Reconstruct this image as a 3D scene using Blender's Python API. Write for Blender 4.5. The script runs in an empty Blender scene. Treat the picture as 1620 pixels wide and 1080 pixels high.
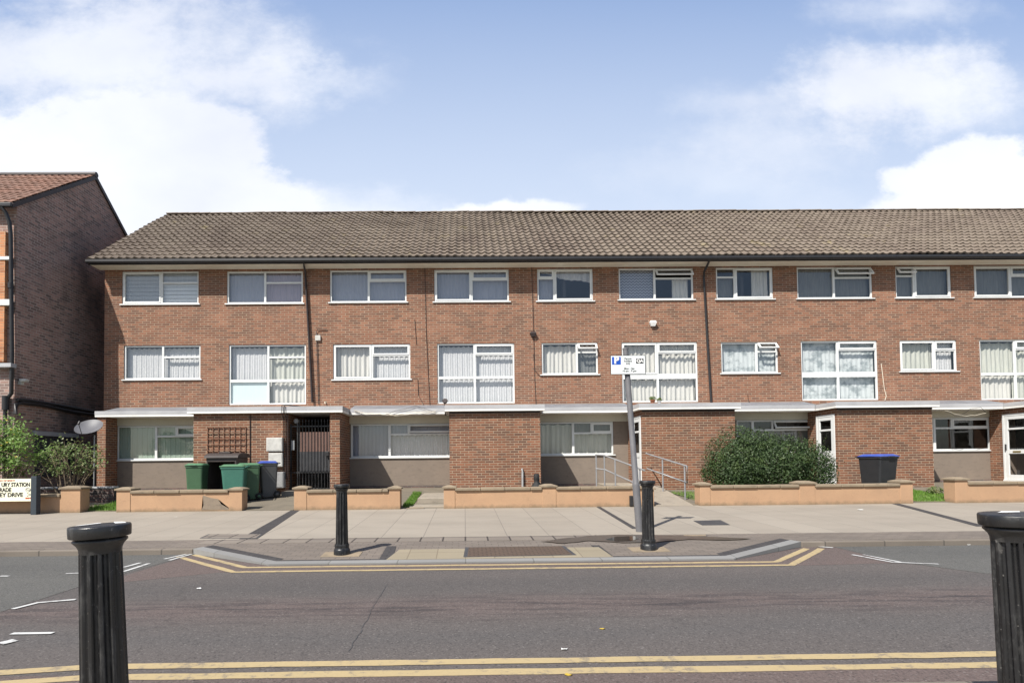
import bpy, bmesh, math, random
from mathutils import Vector, Matrix, noise as mnoise
random.seed(7)
R = math.radians
scn = bpy.context.scene
col = scn.collection

# ---------------------------------------------------------------- camera
FPX, PPX, PPY, W0, H0 = 880.0, 745.0, 703.0, 1620.0, 1080.0
YAW, PITCH, ROLL = 0.0115, 0.029, 0.010
CAMPOS = Vector((0, 0, 1.30))
ROT = Matrix.Rotation(-YAW, 3, 'Z') @ Matrix.Rotation(math.pi/2 + PITCH, 3, 'X') @ Matrix.Rotation(-ROLL, 3, 'Z')
cd = bpy.data.cameras.new('camera'); cam = bpy.data.objects.new('camera', cd); col.objects.link(cam)
cam.matrix_world = Matrix.Translation(CAMPOS) @ ROT.to_4x4()
cd.sensor_fit = 'HORIZONTAL'; cd.sensor_width = 36.0
cd.lens = FPX/W0*36.0
cd.shift_x = (W0/2-PPX)/W0; cd.shift_y = (PPY-H0/2)/W0
cd.clip_start = 0.05; cd.clip_end = 3000
scn.camera = cam

# ---------------------------------------------------------------- sun, sky, exposure
SUNV = Vector((0.54, 0.66, -1.0)).normalized()          # direction the light travels
sd = bpy.data.lights.new('sun', 'SUN'); sd.energy = 5.0; sd.angle = R(0.5); sd.color = (1.0, 0.955, 0.88)
so = bpy.data.objects.new('sun', sd); col.objects.link(so)
so.rotation_euler = SUNV.to_track_quat('-Z', 'Y').to_euler(); so.location = (-20, -25, 40)
SUN_EL = math.asin(-SUNV.z); SUN_AZ = math.atan2(-SUNV.x, -SUNV.y)

world = bpy.data.worlds.new('World'); scn.world = world; world.use_nodes = True
def build_world():
    nt = world.node_tree; N = nt.nodes; L = nt.links; N.clear()
    out = N.new('ShaderNodeOutputWorld'); bg = N.new('ShaderNodeBackground'); bg.inputs[1].default_value = 0.088
    sky = N.new('ShaderNodeTexSky'); sky.sky_type = 'NISHITA'; sky.sun_disc = False
    sky.sun_elevation = SUN_EL; sky.sun_rotation = SUN_AZ; sky.air_density = 1.0; sky.dust_density = 1.2; sky.ozone_density = 1.3
    tc = N.new('ShaderNodeTexCoord'); sep = N.new('ShaderNodeSeparateXYZ'); L.new(tc.outputs['Generated'], sep.inputs[0])
    def M(op, a, b=None, c=None, clamp=False):
        n = N.new('ShaderNodeMath'); n.operation = op; n.use_clamp = clamp
        for i, v in enumerate((a, b, c)):
            if v is None: continue
            if isinstance(v, (int, float)): n.inputs[i].default_value = v
            else: L.new(v, n.inputs[i])
        return n.outputs[0]
    yy = M('MAXIMUM', M('ABSOLUTE', sep.outputs[1]), 0.08)
    u = M('DIVIDE', sep.outputs[0], yy); v = M('DIVIDE', sep.outputs[2], yy)
    cmb = N.new('ShaderNodeCombineXYZ'); L.new(u, cmb.inputs[0]); L.new(M('MULTIPLY', v, 1.5), cmb.inputs[1])
    def noi(scale, detail, off, rough=0.55):
        mp = N.new('ShaderNodeVectorMath'); mp.operation = 'ADD'; L.new(cmb.outputs[0], mp.inputs[0]); mp.inputs[1].default_value = (off, off*0.7, off*1.3)
        n = N.new('ShaderNodeTexNoise'); n.inputs['Scale'].default_value = scale; n.inputs['Detail'].default_value = detail
        n.inputs['Roughness'].default_value = rough; L.new(mp.outputs[0], n.inputs[0]); return n.outputs[0]
    n1 = noi(3.2, 8, 3.1); n2 = noi(3.0, 8, 7.7); n3 = noi(9, 9, 1.4, 0.62); n4 = noi(2.2, 5, 11.0)
    u2 = M('ADD', u, M('MULTIPLY', M('SUBTRACT', n1, 0.5), 0.22)); v2 = M('ADD', v, M('MULTIPLY', M('SUBTRACT', n2, 0.5), 0.16))
    front = M('MULTIPLY', M('ADD', sep.outputs[1], 0.0), 4.0, clamp=True)     # the cloud bank lies over the houses; the sky behind the viewer is clear
    n5 = noi(5.5, 10, 23.0, 0.66)
    def blob(px, py, rx, ry, gain, soft):
        a = M('DIVIDE', M('SUBTRACT', u2, (px-735)/880), rx/880); b = M('DIVIDE', M('SUBTRACT', v2, (728-py)/880), ry/880)
        d = M('SQRT', M('ADD', M('MULTIPLY', a, a), M('MULTIPLY', b, b)))
        wispy = soft > 0.4
        s = M('ADD', M('SUBTRACT', 1.0, d), M('MULTIPLY', M('SUBTRACT', n5 if wispy else n3, 0.5), 2.0 if wispy else 0.8))
        n = N.new('ShaderNodeMapRange'); n.interpolation_type = 'SMOOTHSTEP'; L.new(s, n.inputs[0]); n.inputs[1].default_value = -0.15 if wispy else 0.0; n.inputs[2].default_value = soft*2.0 if wispy else soft*1.4
        return M('MULTIPLY', n.outputs[0], gain)
    bl = [blob(60,300,450,142,1.0,.16), blob(215,245,250,118,1.0,.18), blob(330,345,215,112,1.0,.22), blob(-150,300,260,150,1,.2),
          blob(150,75,330,120,.85,.45), blob(400,115,170,75,.75,.5), blob(60,60,240,130,.6,.5),
          blob(330,50,230,90,.5,.6), blob(520,110,130,40,.4,.6), blob(20,220,200,70,.5,.6),
          blob(1420,125,200,76,.95,.42), blob(1190,165,170,52,.5,.55), blob(1530,150,200,62,.6,.5), blob(1250,220,180,55,.45,.6),
          blob(1555,285,150,82,.97,.16), blob(1470,312,130,34,.95,.3), blob(1650,300,190,80,1,.25), blob(795,328,140,30,1,.25),
          blob(1470,0,160,45,.6,.6), blob(560,335,260,50,.7,.6), blob(1150,290,300,60,.3,.6)]
    acc = bl[0]
    for b in bl[1:]:
        t = M('MULTIPLY', M('SUBTRACT', 1.0, acc), M('SUBTRACT', 1.0, b)); acc = M('SUBTRACT', 1.0, t)
    acc = M('MULTIPLY', acc, M('ADD', 0.15, M('MULTIPLY', front, 0.85)))
    veil = M('ADD', M('MULTIPLY', M('DIVIDE', M('SUBTRACT', 0.88, v), 0.46), 0.86), 0.04, clamp=True)
    veil = M('MULTIPLY', veil, M('ADD', 0.93, M('MULTIPLY', n4, 0.14)), clamp=True)
    blue = N.new('ShaderNodeMix'); blue.data_type = 'RGBA'; L.new(M('MULTIPLY', front, 0.68), blue.inputs[0]); L.new(sky.outputs[0], blue.inputs[6]); blue.inputs[7].default_value = (2.8, 4.05, 6.8, 1)
    cmul = M('ADD', 0.86, M('MULTIPLY', n4, 0.24))
    mixv = N.new('ShaderNodeMix'); mixv.data_type = 'RGBA'; L.new(M('MULTIPLY', veil, M('ADD', 0.12, M('MULTIPLY', front, 0.88))), mixv.inputs[0])
    L.new(blue.outputs[2], mixv.inputs[6]); mixv.inputs[7].default_value = (5.6, 6.35, 7.6, 1)
    gm = N.new('ShaderNodeMix'); gm.data_type = 'RGBA'; L.new(M('ADD', M('MULTIPLY', M('SUBTRACT', n4, 0.5), 1.6), M('SUBTRACT', 1.25, M('MULTIPLY', v, 1.15)), clamp=True), gm.inputs[0])
    gm.inputs[6].default_value = (5.9, 6.25, 7.2, 1); gm.inputs[7].default_value = (8.2, 8.4, 8.8, 1)
    mx = N.new('ShaderNodeMix'); mx.data_type = 'RGBA'; L.new(acc, mx.inputs[0]); L.new(mixv.outputs[2], mx.inputs[6]); L.new(gm.outputs[2], mx.inputs[7])
    L.new(mx.outputs[2], bg.inputs[0]); L.new(bg.outputs[0], out.inputs[0])
build_world()
vs = scn.view_settings; vs.view_transform = 'Standard'; vs.look = 'None'; vs.exposure = 0.60; vs.gamma = 1.0

# ---------------------------------------------------------------- geometry helpers
def ray(px, py): return ROT @ Vector(((px-PPX)/FPX, -(py-PPY)/FPX, -1.0))
def P(px, py, Y):                       # point seen at a photo position on the wall plane at distance Y
    d = ray(px, py); return CAMPOS + d*(Y/d.y)
def G(px, py, z=0.0):                   # point seen at a photo position on the level z
    d = ray(px, py); return CAMPOS + d*((z-CAMPOS.z)/d.z)
def PX(px, py, X):                      # point on a plane of constant X
    d = ray(px, py); return CAMPOS + d*(X/d.x)

class MB:
    def __init__(s): s.v = []; s.f = []; s.sm = []
    def add(s, vs, fs, smooth=False):
        b = len(s.v); s.v += [Vector(v) for v in vs]; s.f += [tuple(b+i for i in f) for f in fs]; s.sm += [smooth]*len(fs); return s
    def quad(s, a, b, c, d): return s.add([a, b, c, d], [(0,1,2,3)])
    def box(s, x0, x1, y0, y1, z0, z1, bv=0.0):
        if x0 > x1: x0, x1 = x1, x0
        if y0 > y1: y0, y1 = y1, y0
        if z0 > z1: z0, z1 = z1, z0
        if bv <= 0:
            return s.add([(x0,y0,z0),(x1,y0,z0),(x1,y1,z0),(x0,y1,z0),(x0,y0,z1),(x1,y0,z1),(x1,y1,z1),(x0,y1,z1)],
                  [(0,3,2,1),(4,5,6,7),(0,1,5,4),(1,2,6,5),(2,3,7,6),(3,0,4,7)])
        bm = bmesh.new(); r = bmesh.ops.create_cube(bm, size=1)
        for v in bm.verts: v.co = Vector(((x0+x1)/2+v.co.x*(x1-x0), (y0+y1)/2+v.co.y*(y1-y0), (z0+z1)/2+v.co.z*(z1-z0)))
        bmesh.ops.bevel(bm, geom=list(bm.edges), offset=bv, segments=2, affect='EDGES', profile=0.5)
        return s.frombm(bm)
    def frombm(s, bm, mat=None, smooth=False):
        bm.verts.index_update(); b = len(s.v)
        s.v += [(mat @ v.co if mat else v.co.copy()) for v in bm.verts]
        for f in bm.faces: s.f.append(tuple(b+v.index for v in f.verts)); s.sm.append(smooth)
        bm.free(); return s
    def hull(s, bot, top):              # prism between two rings of equal length
        n = len(bot); s.add(list(bot)+list(top), [tuple(range(n))[::-1], tuple(range(n, 2*n))] + [(i, (i+1) % n, n+(i+1) % n, n+i) for i in range(n)]); return s
    def poly(s, pts, z0, z1): return s.hull([(p[0], p[1], z0) for p in pts], [(p[0], p[1], z1) for p in pts])
    def tube(s, pts, r, n=8, smooth=True, radii=None):
        pts = [Vector(p) for p in pts]; rings = []
        for i, p in enumerate(pts):
            a = pts[max(i-1, 0)]; b = pts[min(i+1, len(pts)-1)]; t = (b-a)
            if t.length < 1e-9: t = Vector((0,0,1))
            t.normalize(); up = Vector((0,0,1)) if abs(t.z) < 0.9 else Vector((1,0,0))
            x = t.cross(up).normalized(); y = t.cross(x).normalized(); rr = radii[i] if radii else r
            rings.append([p + (x*math.cos(2*math.pi*k/n)+y*math.sin(2*math.pi*k/n))*rr for k in range(n)])
        vs = [v for rg in rings for v in rg]; fs = []
        for i in range(len(rings)-1):
            for k in range(n): fs.append((i*n+k, i*n+(k+1) % n, (i+1)*n+(k+1) % n, (i+1)*n+k))
        s.add(vs, fs, smooth); m = len(vs)
        s.add(rings[0], [tuple(range(n))]); s.add(rings[-1], [tuple(range(n))[::-1]]); return s
    def lathe(s, cx, cy, prof, n=32, rf=None, smooth=True):
        vs = []; fs = []
        for i, (r, z) in enumerate(prof):
            for k in range(n):
                a = 2*math.pi*k/n; rr = rf(i, k, r) if rf else r
                vs.append((cx+rr*math.cos(a), cy+rr*math.sin(a), z))
        for i in range(len(prof)-1):
            for k in range(n): fs.append((i*n+k, i*n+(k+1) % n, (i+1)*n+(k+1) % n, (i+1)*n+k))
        s.add(vs, fs, smooth)
        m = (len(prof)-1)*n; s.add(vs[m:m+n], [tuple(range(n))]); s.add(vs[:n], [tuple(range(n))[::-1]]); return s
    def xform(s, M): s.v = [M @ v for v in s.v]; return s

offs = {}
def obj(name, mb, mat, parent=None, origin=None, extra_mats=None):
    me = bpy.data.meshes.new(name); off = Vector((0,0,0))
    if parent is not None: off = offs[parent.name]
    elif origin is not None: off = Vector(origin)
    me.from_pydata([tuple(v-off) for v in mb.v], [], mb.f)
    for p, sm in zip(me.polygons, mb.sm): p.use_smooth = sm
    me.materials.append(mat); me.update()
    o = bpy.data.objects.new(name, me); col.objects.link(o)
    if parent is not None: o.parent = parent
    elif origin is not None: o.location = off
    offs[o.name] = off
    return o
def tag(o, label=None, cat=None, group=None, kind=None):
    if label: o['label'] = label
    if cat: o['category'] = cat
    if group: o['group'] = group
    if kind: o['kind'] = kind
    return o
def thing(name, loc, label, cat, group=None):
    o = bpy.data.objects.new(name, None); col.objects.link(o); o.location = loc; o.empty_display_size = 0.1
    offs[o.name] = Vector(loc); return tag(o, label, cat, group)
def struct(name, mb, mat): o = obj(name, mb, mat); o['kind'] = 'structure'; return o
def copy_tree(o, parent=None):
    c = o.copy(); col.objects.link(c)
    if parent is not None: c.parent = parent
    for ch in [q for q in bpy.data.objects if q.parent == o]: copy_tree(ch, c)
    return c

# ---------------------------------------------------------------- materials
class NT:
    def __init__(s, name):
        s.m = bpy.data.materials.new(name); s.m.use_nodes = True; s.nt = s.m.node_tree; s.N = s.nt.nodes; s.L = s.nt.links
        s.b = s.N['Principled BSDF']; s.out = s.N['Material Output']
    def n(s, t, **kw):
        n = s.N.new('ShaderNode'+t)
        for k, v in kw.items(): setattr(n, k, v)
        return n
    def lk(s, a, b): s.L.new(a, b)
    def math(s, op, a, b=None, clamp=False):
        n = s.n('Math', operation=op); n.use_clamp = clamp
        for i, v in enumerate((a, b)):
            if v is None: continue
            if isinstance(v, (int, float)): n.inputs[i].default_value = v
            else: s.lk(v, n.inputs[i])
        return n.outputs[0]
    def pos(s):
        if not hasattr(s, '_p'): s._p = s.n('NewGeometry').outputs['Position']
        return s._p
    def opos(s): return s.n('TexCoord').outputs['Object']
    def scale(s, v, sc):
        n = s.n('VectorMath', operation='MULTIPLY'); s.lk(v, n.inputs[0]); n.inputs[1].default_value = sc; return n.outputs[0]
    def noise(s, v, scale, detail=4, rough=0.5, off=0):
        n = s.n('TexNoise'); n.inputs['Scale'].default_value = scale; n.inputs['Detail'].default_value = detail; n.inputs['Roughness'].default_value = rough
        if off:
            a = s.n('VectorMath', operation='ADD'); s.lk(v, a.inputs[0]); a.inputs[1].default_value = (off, off, off); v = a.outputs[0]
        s.lk(v, n.inputs[0]); return n.outputs[0]
    def ramp(s, f, stops):
        n = s.n('ValToRGB'); e = n.color_ramp.elements
        while len(e) < len(stops): e.new(0.5)
        for i, (p, c) in enumerate(stops):
            e[i].position = p; e[i].color = (c, c, c, 1) if isinstance(c, (int, float)) else tuple(c)+(1,)
        s.lk(f, n.inputs[0]); return n.outputs[0]
    def mix(s, f, a, b, mode='MIX'):
        n = s.n('Mix', data_type='RGBA'); n.blend_type = mode
        for i, v in ((0, f), (6, a), (7, b)):
            if isinstance(v, (int, float)): n.inputs[i].default_value = v if i == 0 else (v, v, v, 1)
            elif isinstance(v, tuple): n.inputs[i].default_value = v+(1,) if len(v) == 3 else v
            else: s.lk(v, n.inputs[i])
        return n.outputs[2]
    def bump(s, h, strength=0.3, dist=0.01):
        n = s.n('Bump'); n.inputs['Strength'].default_value = strength; n.inputs['Distance'].default_value = dist
        s.lk(h, n.inputs['Height']); s.lk(n.outputs[0], s.b.inputs['Normal'])
    def base(s, c):
        if isinstance(c, tuple): s.b.inputs['Base Color'].default_value = c+(1,)
        else: s.lk(c, s.b.inputs['Base Color'])
    def rough(s, r):
        if isinstance(r, (int, float)): s.b.inputs['Roughness'].default_value = r
        else: s.lk(r, s.b.inputs['Roughness'])
    def wallvec(s):                     # (horizontal, height) for any upright axis-aligned wall
        g = s.n('NewGeometry'); sp = s.n('SeparateXYZ'); s.lk(g.outputs['Position'], sp.inputs[0])
        sn = s.n('SeparateXYZ'); s.lk(g.outputs['Normal'], sn.inputs[0])
        k = s.math('GREATER_THAN', s.math('ABSOLUTE', sn.outputs[0]), 0.6)
        h = s.math('ADD', s.math('MULTIPLY', sp.outputs[1], k), s.math('MULTIPLY', sp.outputs[0], s.math('SUBTRACT', 1.0, k)))
        c = s.n('CombineXYZ'); s.lk(h, c.inputs[0]); s.lk(sp.outputs[2], c.inputs[1]); return c.outputs[0]

def mottled(name, c1, c2, scale=3.0, rough=0.8, bump=0.1, fine=60, spec=0.3, metal=0.0, obj_space=False, bd=0.005):
    t = NT(name); p = t.opos() if obj_space else t.pos()
    f = t.noise(p, scale, 6, 0.6); f2 = t.noise(p, fine, 3, 0.6, 5)
    c = t.mix(t.ramp(f, [(0.3, 0.0), (0.7, 1.0)]), c1, c2)
    c = t.mix(0.35, c, t.mix(t.ramp(f2, [(0.3, 0.0), (0.7, 1.0)]), 0.35, 0.65), 'OVERLAY')
    t.base(c); t.rough(rough); t.b.inputs['Specular IOR Level'].default_value = spec; t.b.inputs['Metallic'].default_value = metal
    if bump: t.bump(f2, bump, bd)
    return t.m

def brick_mat(name, ca, cb, cc, mortar, bw=0.258, rh=0.0765, dirt=None, stain=0.25, ms=0.0085):
    t = NT(name); v = t.wallvec()
    def br(off, c1, c2, bias):
        b = t.n('TexBrick'); b.offset = 0.5; b.inputs['Scale'].default_value = 1.0
        vv = v
        t.lk(vv, b.inputs['Vector']); b.inputs['Color1'].default_value = c1+(1,); b.inputs['Color2'].default_value = c2+(1,)
        b.inputs['Mortar'].default_value = mortar+(1,); b.inputs['Mortar Size'].default_value = ms; b.inputs['Mortar Smooth'].default_value = 0.2
        b.inputs['Bias'].default_value = bias; b.inputs['Brick Width'].default_value = bw; b.inputs['Row Height'].default_value = rh
        return b
    b = br(0, (0,0,0), (1,1,1), 0.0); b.inputs['Mortar'].default_value = (0,0,0,1)
    fac = b.outputs['Fac']; rnd = b.outputs['Color']
    c = t.ramp(rnd, [(0.0, ca), (0.35, cb), (0.62, tuple(x*0.85 for x in cb)), (0.8, cc), (1.0, tuple(x*0.8 for x in cc))])
    patch = t.noise(t.pos(), 0.55, 5, 0.6); c = t.mix(t.math('MULTIPLY', t.ramp(patch, [(0.35, 0.0), (0.7, 1.0)]), stain), c, cc)
    f2 = t.noise(t.pos(), 45, 3, 0.7, 3); c = t.mix(0.5, c, t.mix(f2, 0.3, 0.7), 'OVERLAY')
    mid = t.noise(t.pos(), 1.7, 6, 0.7, 41); c = t.mix(0.5, c, t.mix(t.ramp(mid, [(0.3, 0.0), (0.7, 1.0)]), 0.32, 0.66), 'OVERLAY')
    run = t.noise(t.scale(t.pos(), (2.6, 2.6, 0.22)), 1.0, 6, 0.65, 52); c = t.mix(t.ramp(run, [(0.55, 0.0), (0.75, 0.35)]), c, tuple(x*0.6 for x in cc))
    mcol = t.mix(t.ramp(t.noise(t.pos(), 2.2, 3, 0.6, 9), [(0.35, 0.0), (0.65, 1.0)]), mortar, tuple(x*0.72 for x in mortar))
    c = t.mix(fac, c, mcol)
    if dirt:
        col_, lo, hi = dirt
        g = t.noise(t.scale(t.pos(), (0.5, 0.5, 0.35)), 1.0, 6, 0.6, 21)
        c = t.mix(t.ramp(g, [(lo, 0.0), (hi, 0.85)]), c, col_)
    t.base(c); t.rough(0.9); t.b.inputs['Specular IOR Level'].default_value = 0.15
    h = t.math('SUBTRACT', t.math('MULTIPLY', f2, 0.3), fac); t.bump(h, 0.6, 0.006)
    return t.m

MAT = {}
MAT['brick'] = brick_mat('red_brick', (0.268,0.126,0.078), (0.222,0.103,0.066), (0.170,0.090,0.064), (0.365,0.285,0.21))
MAT['brick_porch'] = brick_mat('porch_brick', (0.245,0.108,0.063), (0.198,0.089,0.054), (0.150,0.080,0.056), (0.37,0.29,0.21), stain=0.15)
MAT['brick_old'] = brick_mat('old_dark_brick', (0.40,0.245,0.20), (0.33,0.21,0.175), (0.22,0.155,0.135), (0.44,0.37,0.33), bw=0.245, rh=0.085, dirt=((0.07,0.062,0.06), 0.52, 0.7), stain=0.3, ms=0.010)
MAT['brick_orange'] = brick_mat('orange_brick', (0.55,0.25,0.12), (0.50,0.22,0.11), (0.40,0.17,0.09), (0.45,0.33,0.22), stain=0.1)
MAT['brick_low'] = brick_mat('weathered_brick', (0.17,0.10,0.085), (0.12,0.08,0.07), (0.08,0.065,0.06), (0.17,0.15,0.14))
MAT['upvc'] = mottled('white_plastic', (0.70,0.71,0.70), (0.60,0.61,0.60), 2.0, 0.35, 0, spec=0.5)
MAT['fascia'] = mottled('white_fascia', (0.78,0.77,0.74), (0.64,0.63,0.60), 1.2, 0.5, 0, fine=9)
MAT['felt'] = mottled('grey_felt', (0.42,0.42,0.43), (0.33,0.33,0.34), 1.5, 0.7, 0.1)
MAT['lead'] = mottled('lead_sheet', (0.21,0.22,0.24), (0.14,0.145,0.16), 2.5, 0.55, 0.1)
MAT['cream'] = mottled('cream_board', (0.56,0.53,0.44), (0.46,0.43,0.36), 1.0, 0.7, 0.05)
MAT['soffit'] = mottled('cream_soffit', (0.72,0.66,0.54), (0.62,0.56,0.45), 1.0, 0.7, 0.0)
MAT['gutter'] = mottled('black_gutter', (0.018,0.018,0.02), (0.03,0.028,0.028), 6, 0.4, 0, spec=0.4)
MAT['brownpipe'] = mottled('dark_brown_pipe', (0.045,0.032,0.03), (0.03,0.024,0.024), 6, 0.5, 0)
def render_mat(name, c1, c2, c3):
    t = NT(name); p = t.pos(); a = t.noise(p, 1.6, 7, 0.65); b = t.noise(t.scale(p, (1, 1, 2.5)), 5.0, 5, 0.6, 4); f = t.noise(p, 90, 2, 0.6, 8)
    c = t.mix(t.ramp(a, [(0.3, 0.0), (0.7, 1.0)]), c1, c2); c = t.mix(t.ramp(b, [(0.52, 0.0), (0.75, 0.7)]), c, c3)
    c = t.mix(0.35, c, t.mix(f, 0.3, 0.7), 'OVERLAY'); t.base(c); t.rough(0.9); t.b.inputs['Specular IOR Level'].default_value = 0.15; t.bump(t.math('ADD', f, b), 0.35, 0.006); return t.m
MAT['render'] = render_mat('brown_render', (0.215,0.175,0.142), (0.185,0.152,0.125), (0.14,0.118,0.10))
def peach():
    t = NT('peach_render'); p = t.pos(); sp = t.n('SeparateXYZ'); t.lk(p, sp.inputs[0])
    a = t.noise(p, 1.3, 7, 0.65); f = t.noise(p, 70, 3, 0.6, 8); v = t.noise(t.scale(p, (3.5, 3.5, 0.8)), 2.5, 5, 0.6, 3)
    c = t.mix(t.ramp(a, [(0.3, 0.0), (0.7, 1.0)]), (0.43,0.272,0.165), (0.355,0.225,0.14))
    c = t.mix(t.ramp(v, [(0.5, 0.0), (0.8, 0.45)]), c, (0.36,0.24,0.15))
    # splash-back dirt along the foot (height above the pavement at the wall line)
    h = t.math('SUBTRACT', sp.outputs[2], 0.14); edge = t.math('ADD', h, t.math('MULTIPLY', t.math('SUBTRACT', t.noise(p, 5, 6, 0.65, 6), 0.5), 0.22))
    c = t.mix(t.ramp(edge, [(0.0, 0.8), (0.10, 0.0)]), c, (0.17,0.13,0.085))
    w = t.n('TexVoronoi', feature='DISTANCE_TO_EDGE'); w.inputs['Scale'].default_value = 2.3
    wp = t.n('VectorMath', operation='ADD'); t.lk(p, wp.inputs[0]); nn = t.n('TexNoise'); nn.inputs['Scale'].default_value = 3; t.lk(p, nn.inputs[0]); t.lk(nn.outputs['Color'], wp.inputs[1]); t.lk(wp.outputs[0], w.inputs['Vector'])
    crack = t.ramp(w.outputs['Distance'], [(0.0, 0.35), (0.012, 0.0)]); c = t.mix(crack, c, (0.25,0.16,0.10))
    c = t.mix(0.25, c, t.mix(f, 0.3, 0.7), 'OVERLAY'); t.base(c); t.rough(0.9); t.b.inputs['Specular IOR Level'].default_value = 0.15; t.bump(f, 0.3, 0.006); return t.m
MAT['peach'] = peach()
MAT['bare'] = render_mat('bare_render_patch', (0.25,0.2,0.15), (0.19,0.155,0.12), (0.13,0.11,0.09))
MAT['coping'] = render_mat('coping_stone', (0.27,0.215,0.15), (0.20,0.16,0.115), (0.11,0.095,0.075))
MAT['concrete'] = render_mat('path_concrete', (0.30,0.26,0.21), (0.24,0.21,0.17), (0.15,0.13,0.11))
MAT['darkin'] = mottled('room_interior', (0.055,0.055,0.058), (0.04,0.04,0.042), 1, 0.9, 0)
def scuffed():
    t = NT('black_paint'); p = t.pos(); a = t.noise(t.scale(p, (1, 1, .35)), 14, 8, 0.72); b = t.noise(p, 38, 5, 0.7, 5); g = t.noise(t.scale(p, (1, 1, .3)), 5, 5, 0.6, 9)
    c = t.mix(t.ramp(g, [(0.35, 0.0), (0.7, 1.0)]), (0.008,0.008,0.009), (0.020,0.020,0.021)); c = t.mix(t.ramp(a, [(0.52, 0.0), (0.64, 0.6)]), c, (0.06,0.058,0.055)); c = t.mix(t.ramp(b, [(0.63, 0.0), (0.69, 0.8)]), c, (0.17,0.16,0.15))
    t.base(c); t.rough(t.ramp(a, [(0.35, 0.22), (0.65, 0.6)])); t.b.inputs['Specular IOR Level'].default_value = 0.5; t.bump(t.math('ADD', a, b), 0.25, 0.004); return t.m
MAT['black'] = scuffed()
MAT['galv'] = mottled('galvanised_steel', (0.34,0.34,0.345), (0.26,0.26,0.27), 6, 0.45, 0.05, spec=0.5, metal=0.35)
MAT['polegrey'] = mottled('grey_pole_paint', (0.145,0.142,0.148), (0.11,0.108,0.114), 5, 0.5, 0.05, spec=0.4)
MAT['wood'] = mottled('trellis_wood', (0.23,0.12,0.075), (0.15,0.08,0.055), 9, 0.8, 0.1)
MAT['meter'] = mottled('meter_box_plastic', (0.55,0.54,0.50), (0.42,0.41,0.38), 4, 0.5, 0.02, fine=12)
MAT['meter_grey'] = mottled('meter_box_grey', (0.33,0.33,0.33), (0.26,0.26,0.26), 4, 0.5, 0.02, fine=12)
MAT['greenbin'] = mottled('green_bin_plastic', (0.065,0.13,0.07), (0.055,0.11,0.06), 4, 0.42, 0.05, spec=0.4, obj_space=True)
MAT['tealbin'] = mottled('teal_bin_plastic', (0.055,0.17,0.125), (0.048,0.145,0.108), 4, 0.42, 0.05, spec=0.4, obj_space=True)
MAT['greenlid'] = mottled('green_lid_plastic', (0.085,0.19,0.10), (0.07,0.155,0.085), 4, 0.4, 0.05, spec=0.4, obj_space=True)
MAT['greybin'] = mottled('grey_bin_plastic', (0.09,0.09,0.09), (0.07,0.07,0.07), 4, 0.42, 0.05, spec=0.4, obj_space=True)
MAT['blackbin'] = mottled('black_bin_plastic', (0.022,0.023,0.026), (0.03,0.03,0.033), 4, 0.4, 0.05, spec=0.45, obj_space=True)
MAT['bluelid'] = mottled('blue_lid_plastic', (0.045,0.085,0.36), (0.04,0.07,0.30), 4, 0.4, 0.05, spec=0.4, obj_space=True)
MAT['brownbox'] = mottled('brown_store_plastic', (0.06,0.048,0.045), (0.045,0.037,0.035), 4, 0.5, 0.05, obj_space=True)
MAT['rubber'] = mottled('black_rubber', (0.015,0.015,0.015), (0.02,0.02,0.02), 4, 0.7, 0)
MAT['dish'] = mottled('satellite_dish_paint', (0.13,0.13,0.14), (0.10,0.10,0.11), 3, 0.5, 0)
MAT['white'] = mottled('white_paint', (0.75,0.75,0.73), (0.6,0.6,0.58), 8, 0.6, 0)
MAT['terracotta'] = mottled('terracotta', (0.4,0.16,0.08), (0.3,0.12,0.07), 8, 0.8, 0.05)
MAT['signcream'] = mottled('sign_cream_enamel', (0.80,0.78,0.60), (0.76,0.74,0.57), 3, 0.35, 0, spec=0.5)
MAT['signwhite'] = mottled('sign_white', (0.70,0.73,0.73), (0.66,0.69,0.69), 3, 0.4, 0)
MAT['signblue'] = mottled('sign_blue', (0.015,0.08,0.42), (0.015,0.075,0.38), 3, 0.4, 0)
MAT['ink'] = mottled('sign_black_lettering', (0.02,0.02,0.02), (0.025,0.025,0.025), 3, 0.5, 0)
MAT['inkred'] = mottled('sign_red_lettering', (0.50,0.10,0.05), (0.45,0.09,0.05), 3, 0.5, 0)
MAT['inkgrey'] = mottled('sign_grey_mark', (0.45,0.45,0.42), (0.40,0.40,0.38), 3, 0.5, 0)
MAT['postblue'] = mottled('dark_blue_grey_post', (0.045,0.055,0.065), (0.035,0.045,0.055), 5, 0.5, 0.05)
MAT['gatesheet_brown'] = mottled('brown_sheet', (0.17,0.10,0.08), (0.14,0.085,0.07), 4, 0.6, 0.05)
MAT['gatesheet_grey'] = mottled('dark_grey_sheet', (0.06,0.06,0.063), (0.045,0.045,0.048), 4, 0.6, 0.05)

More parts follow.
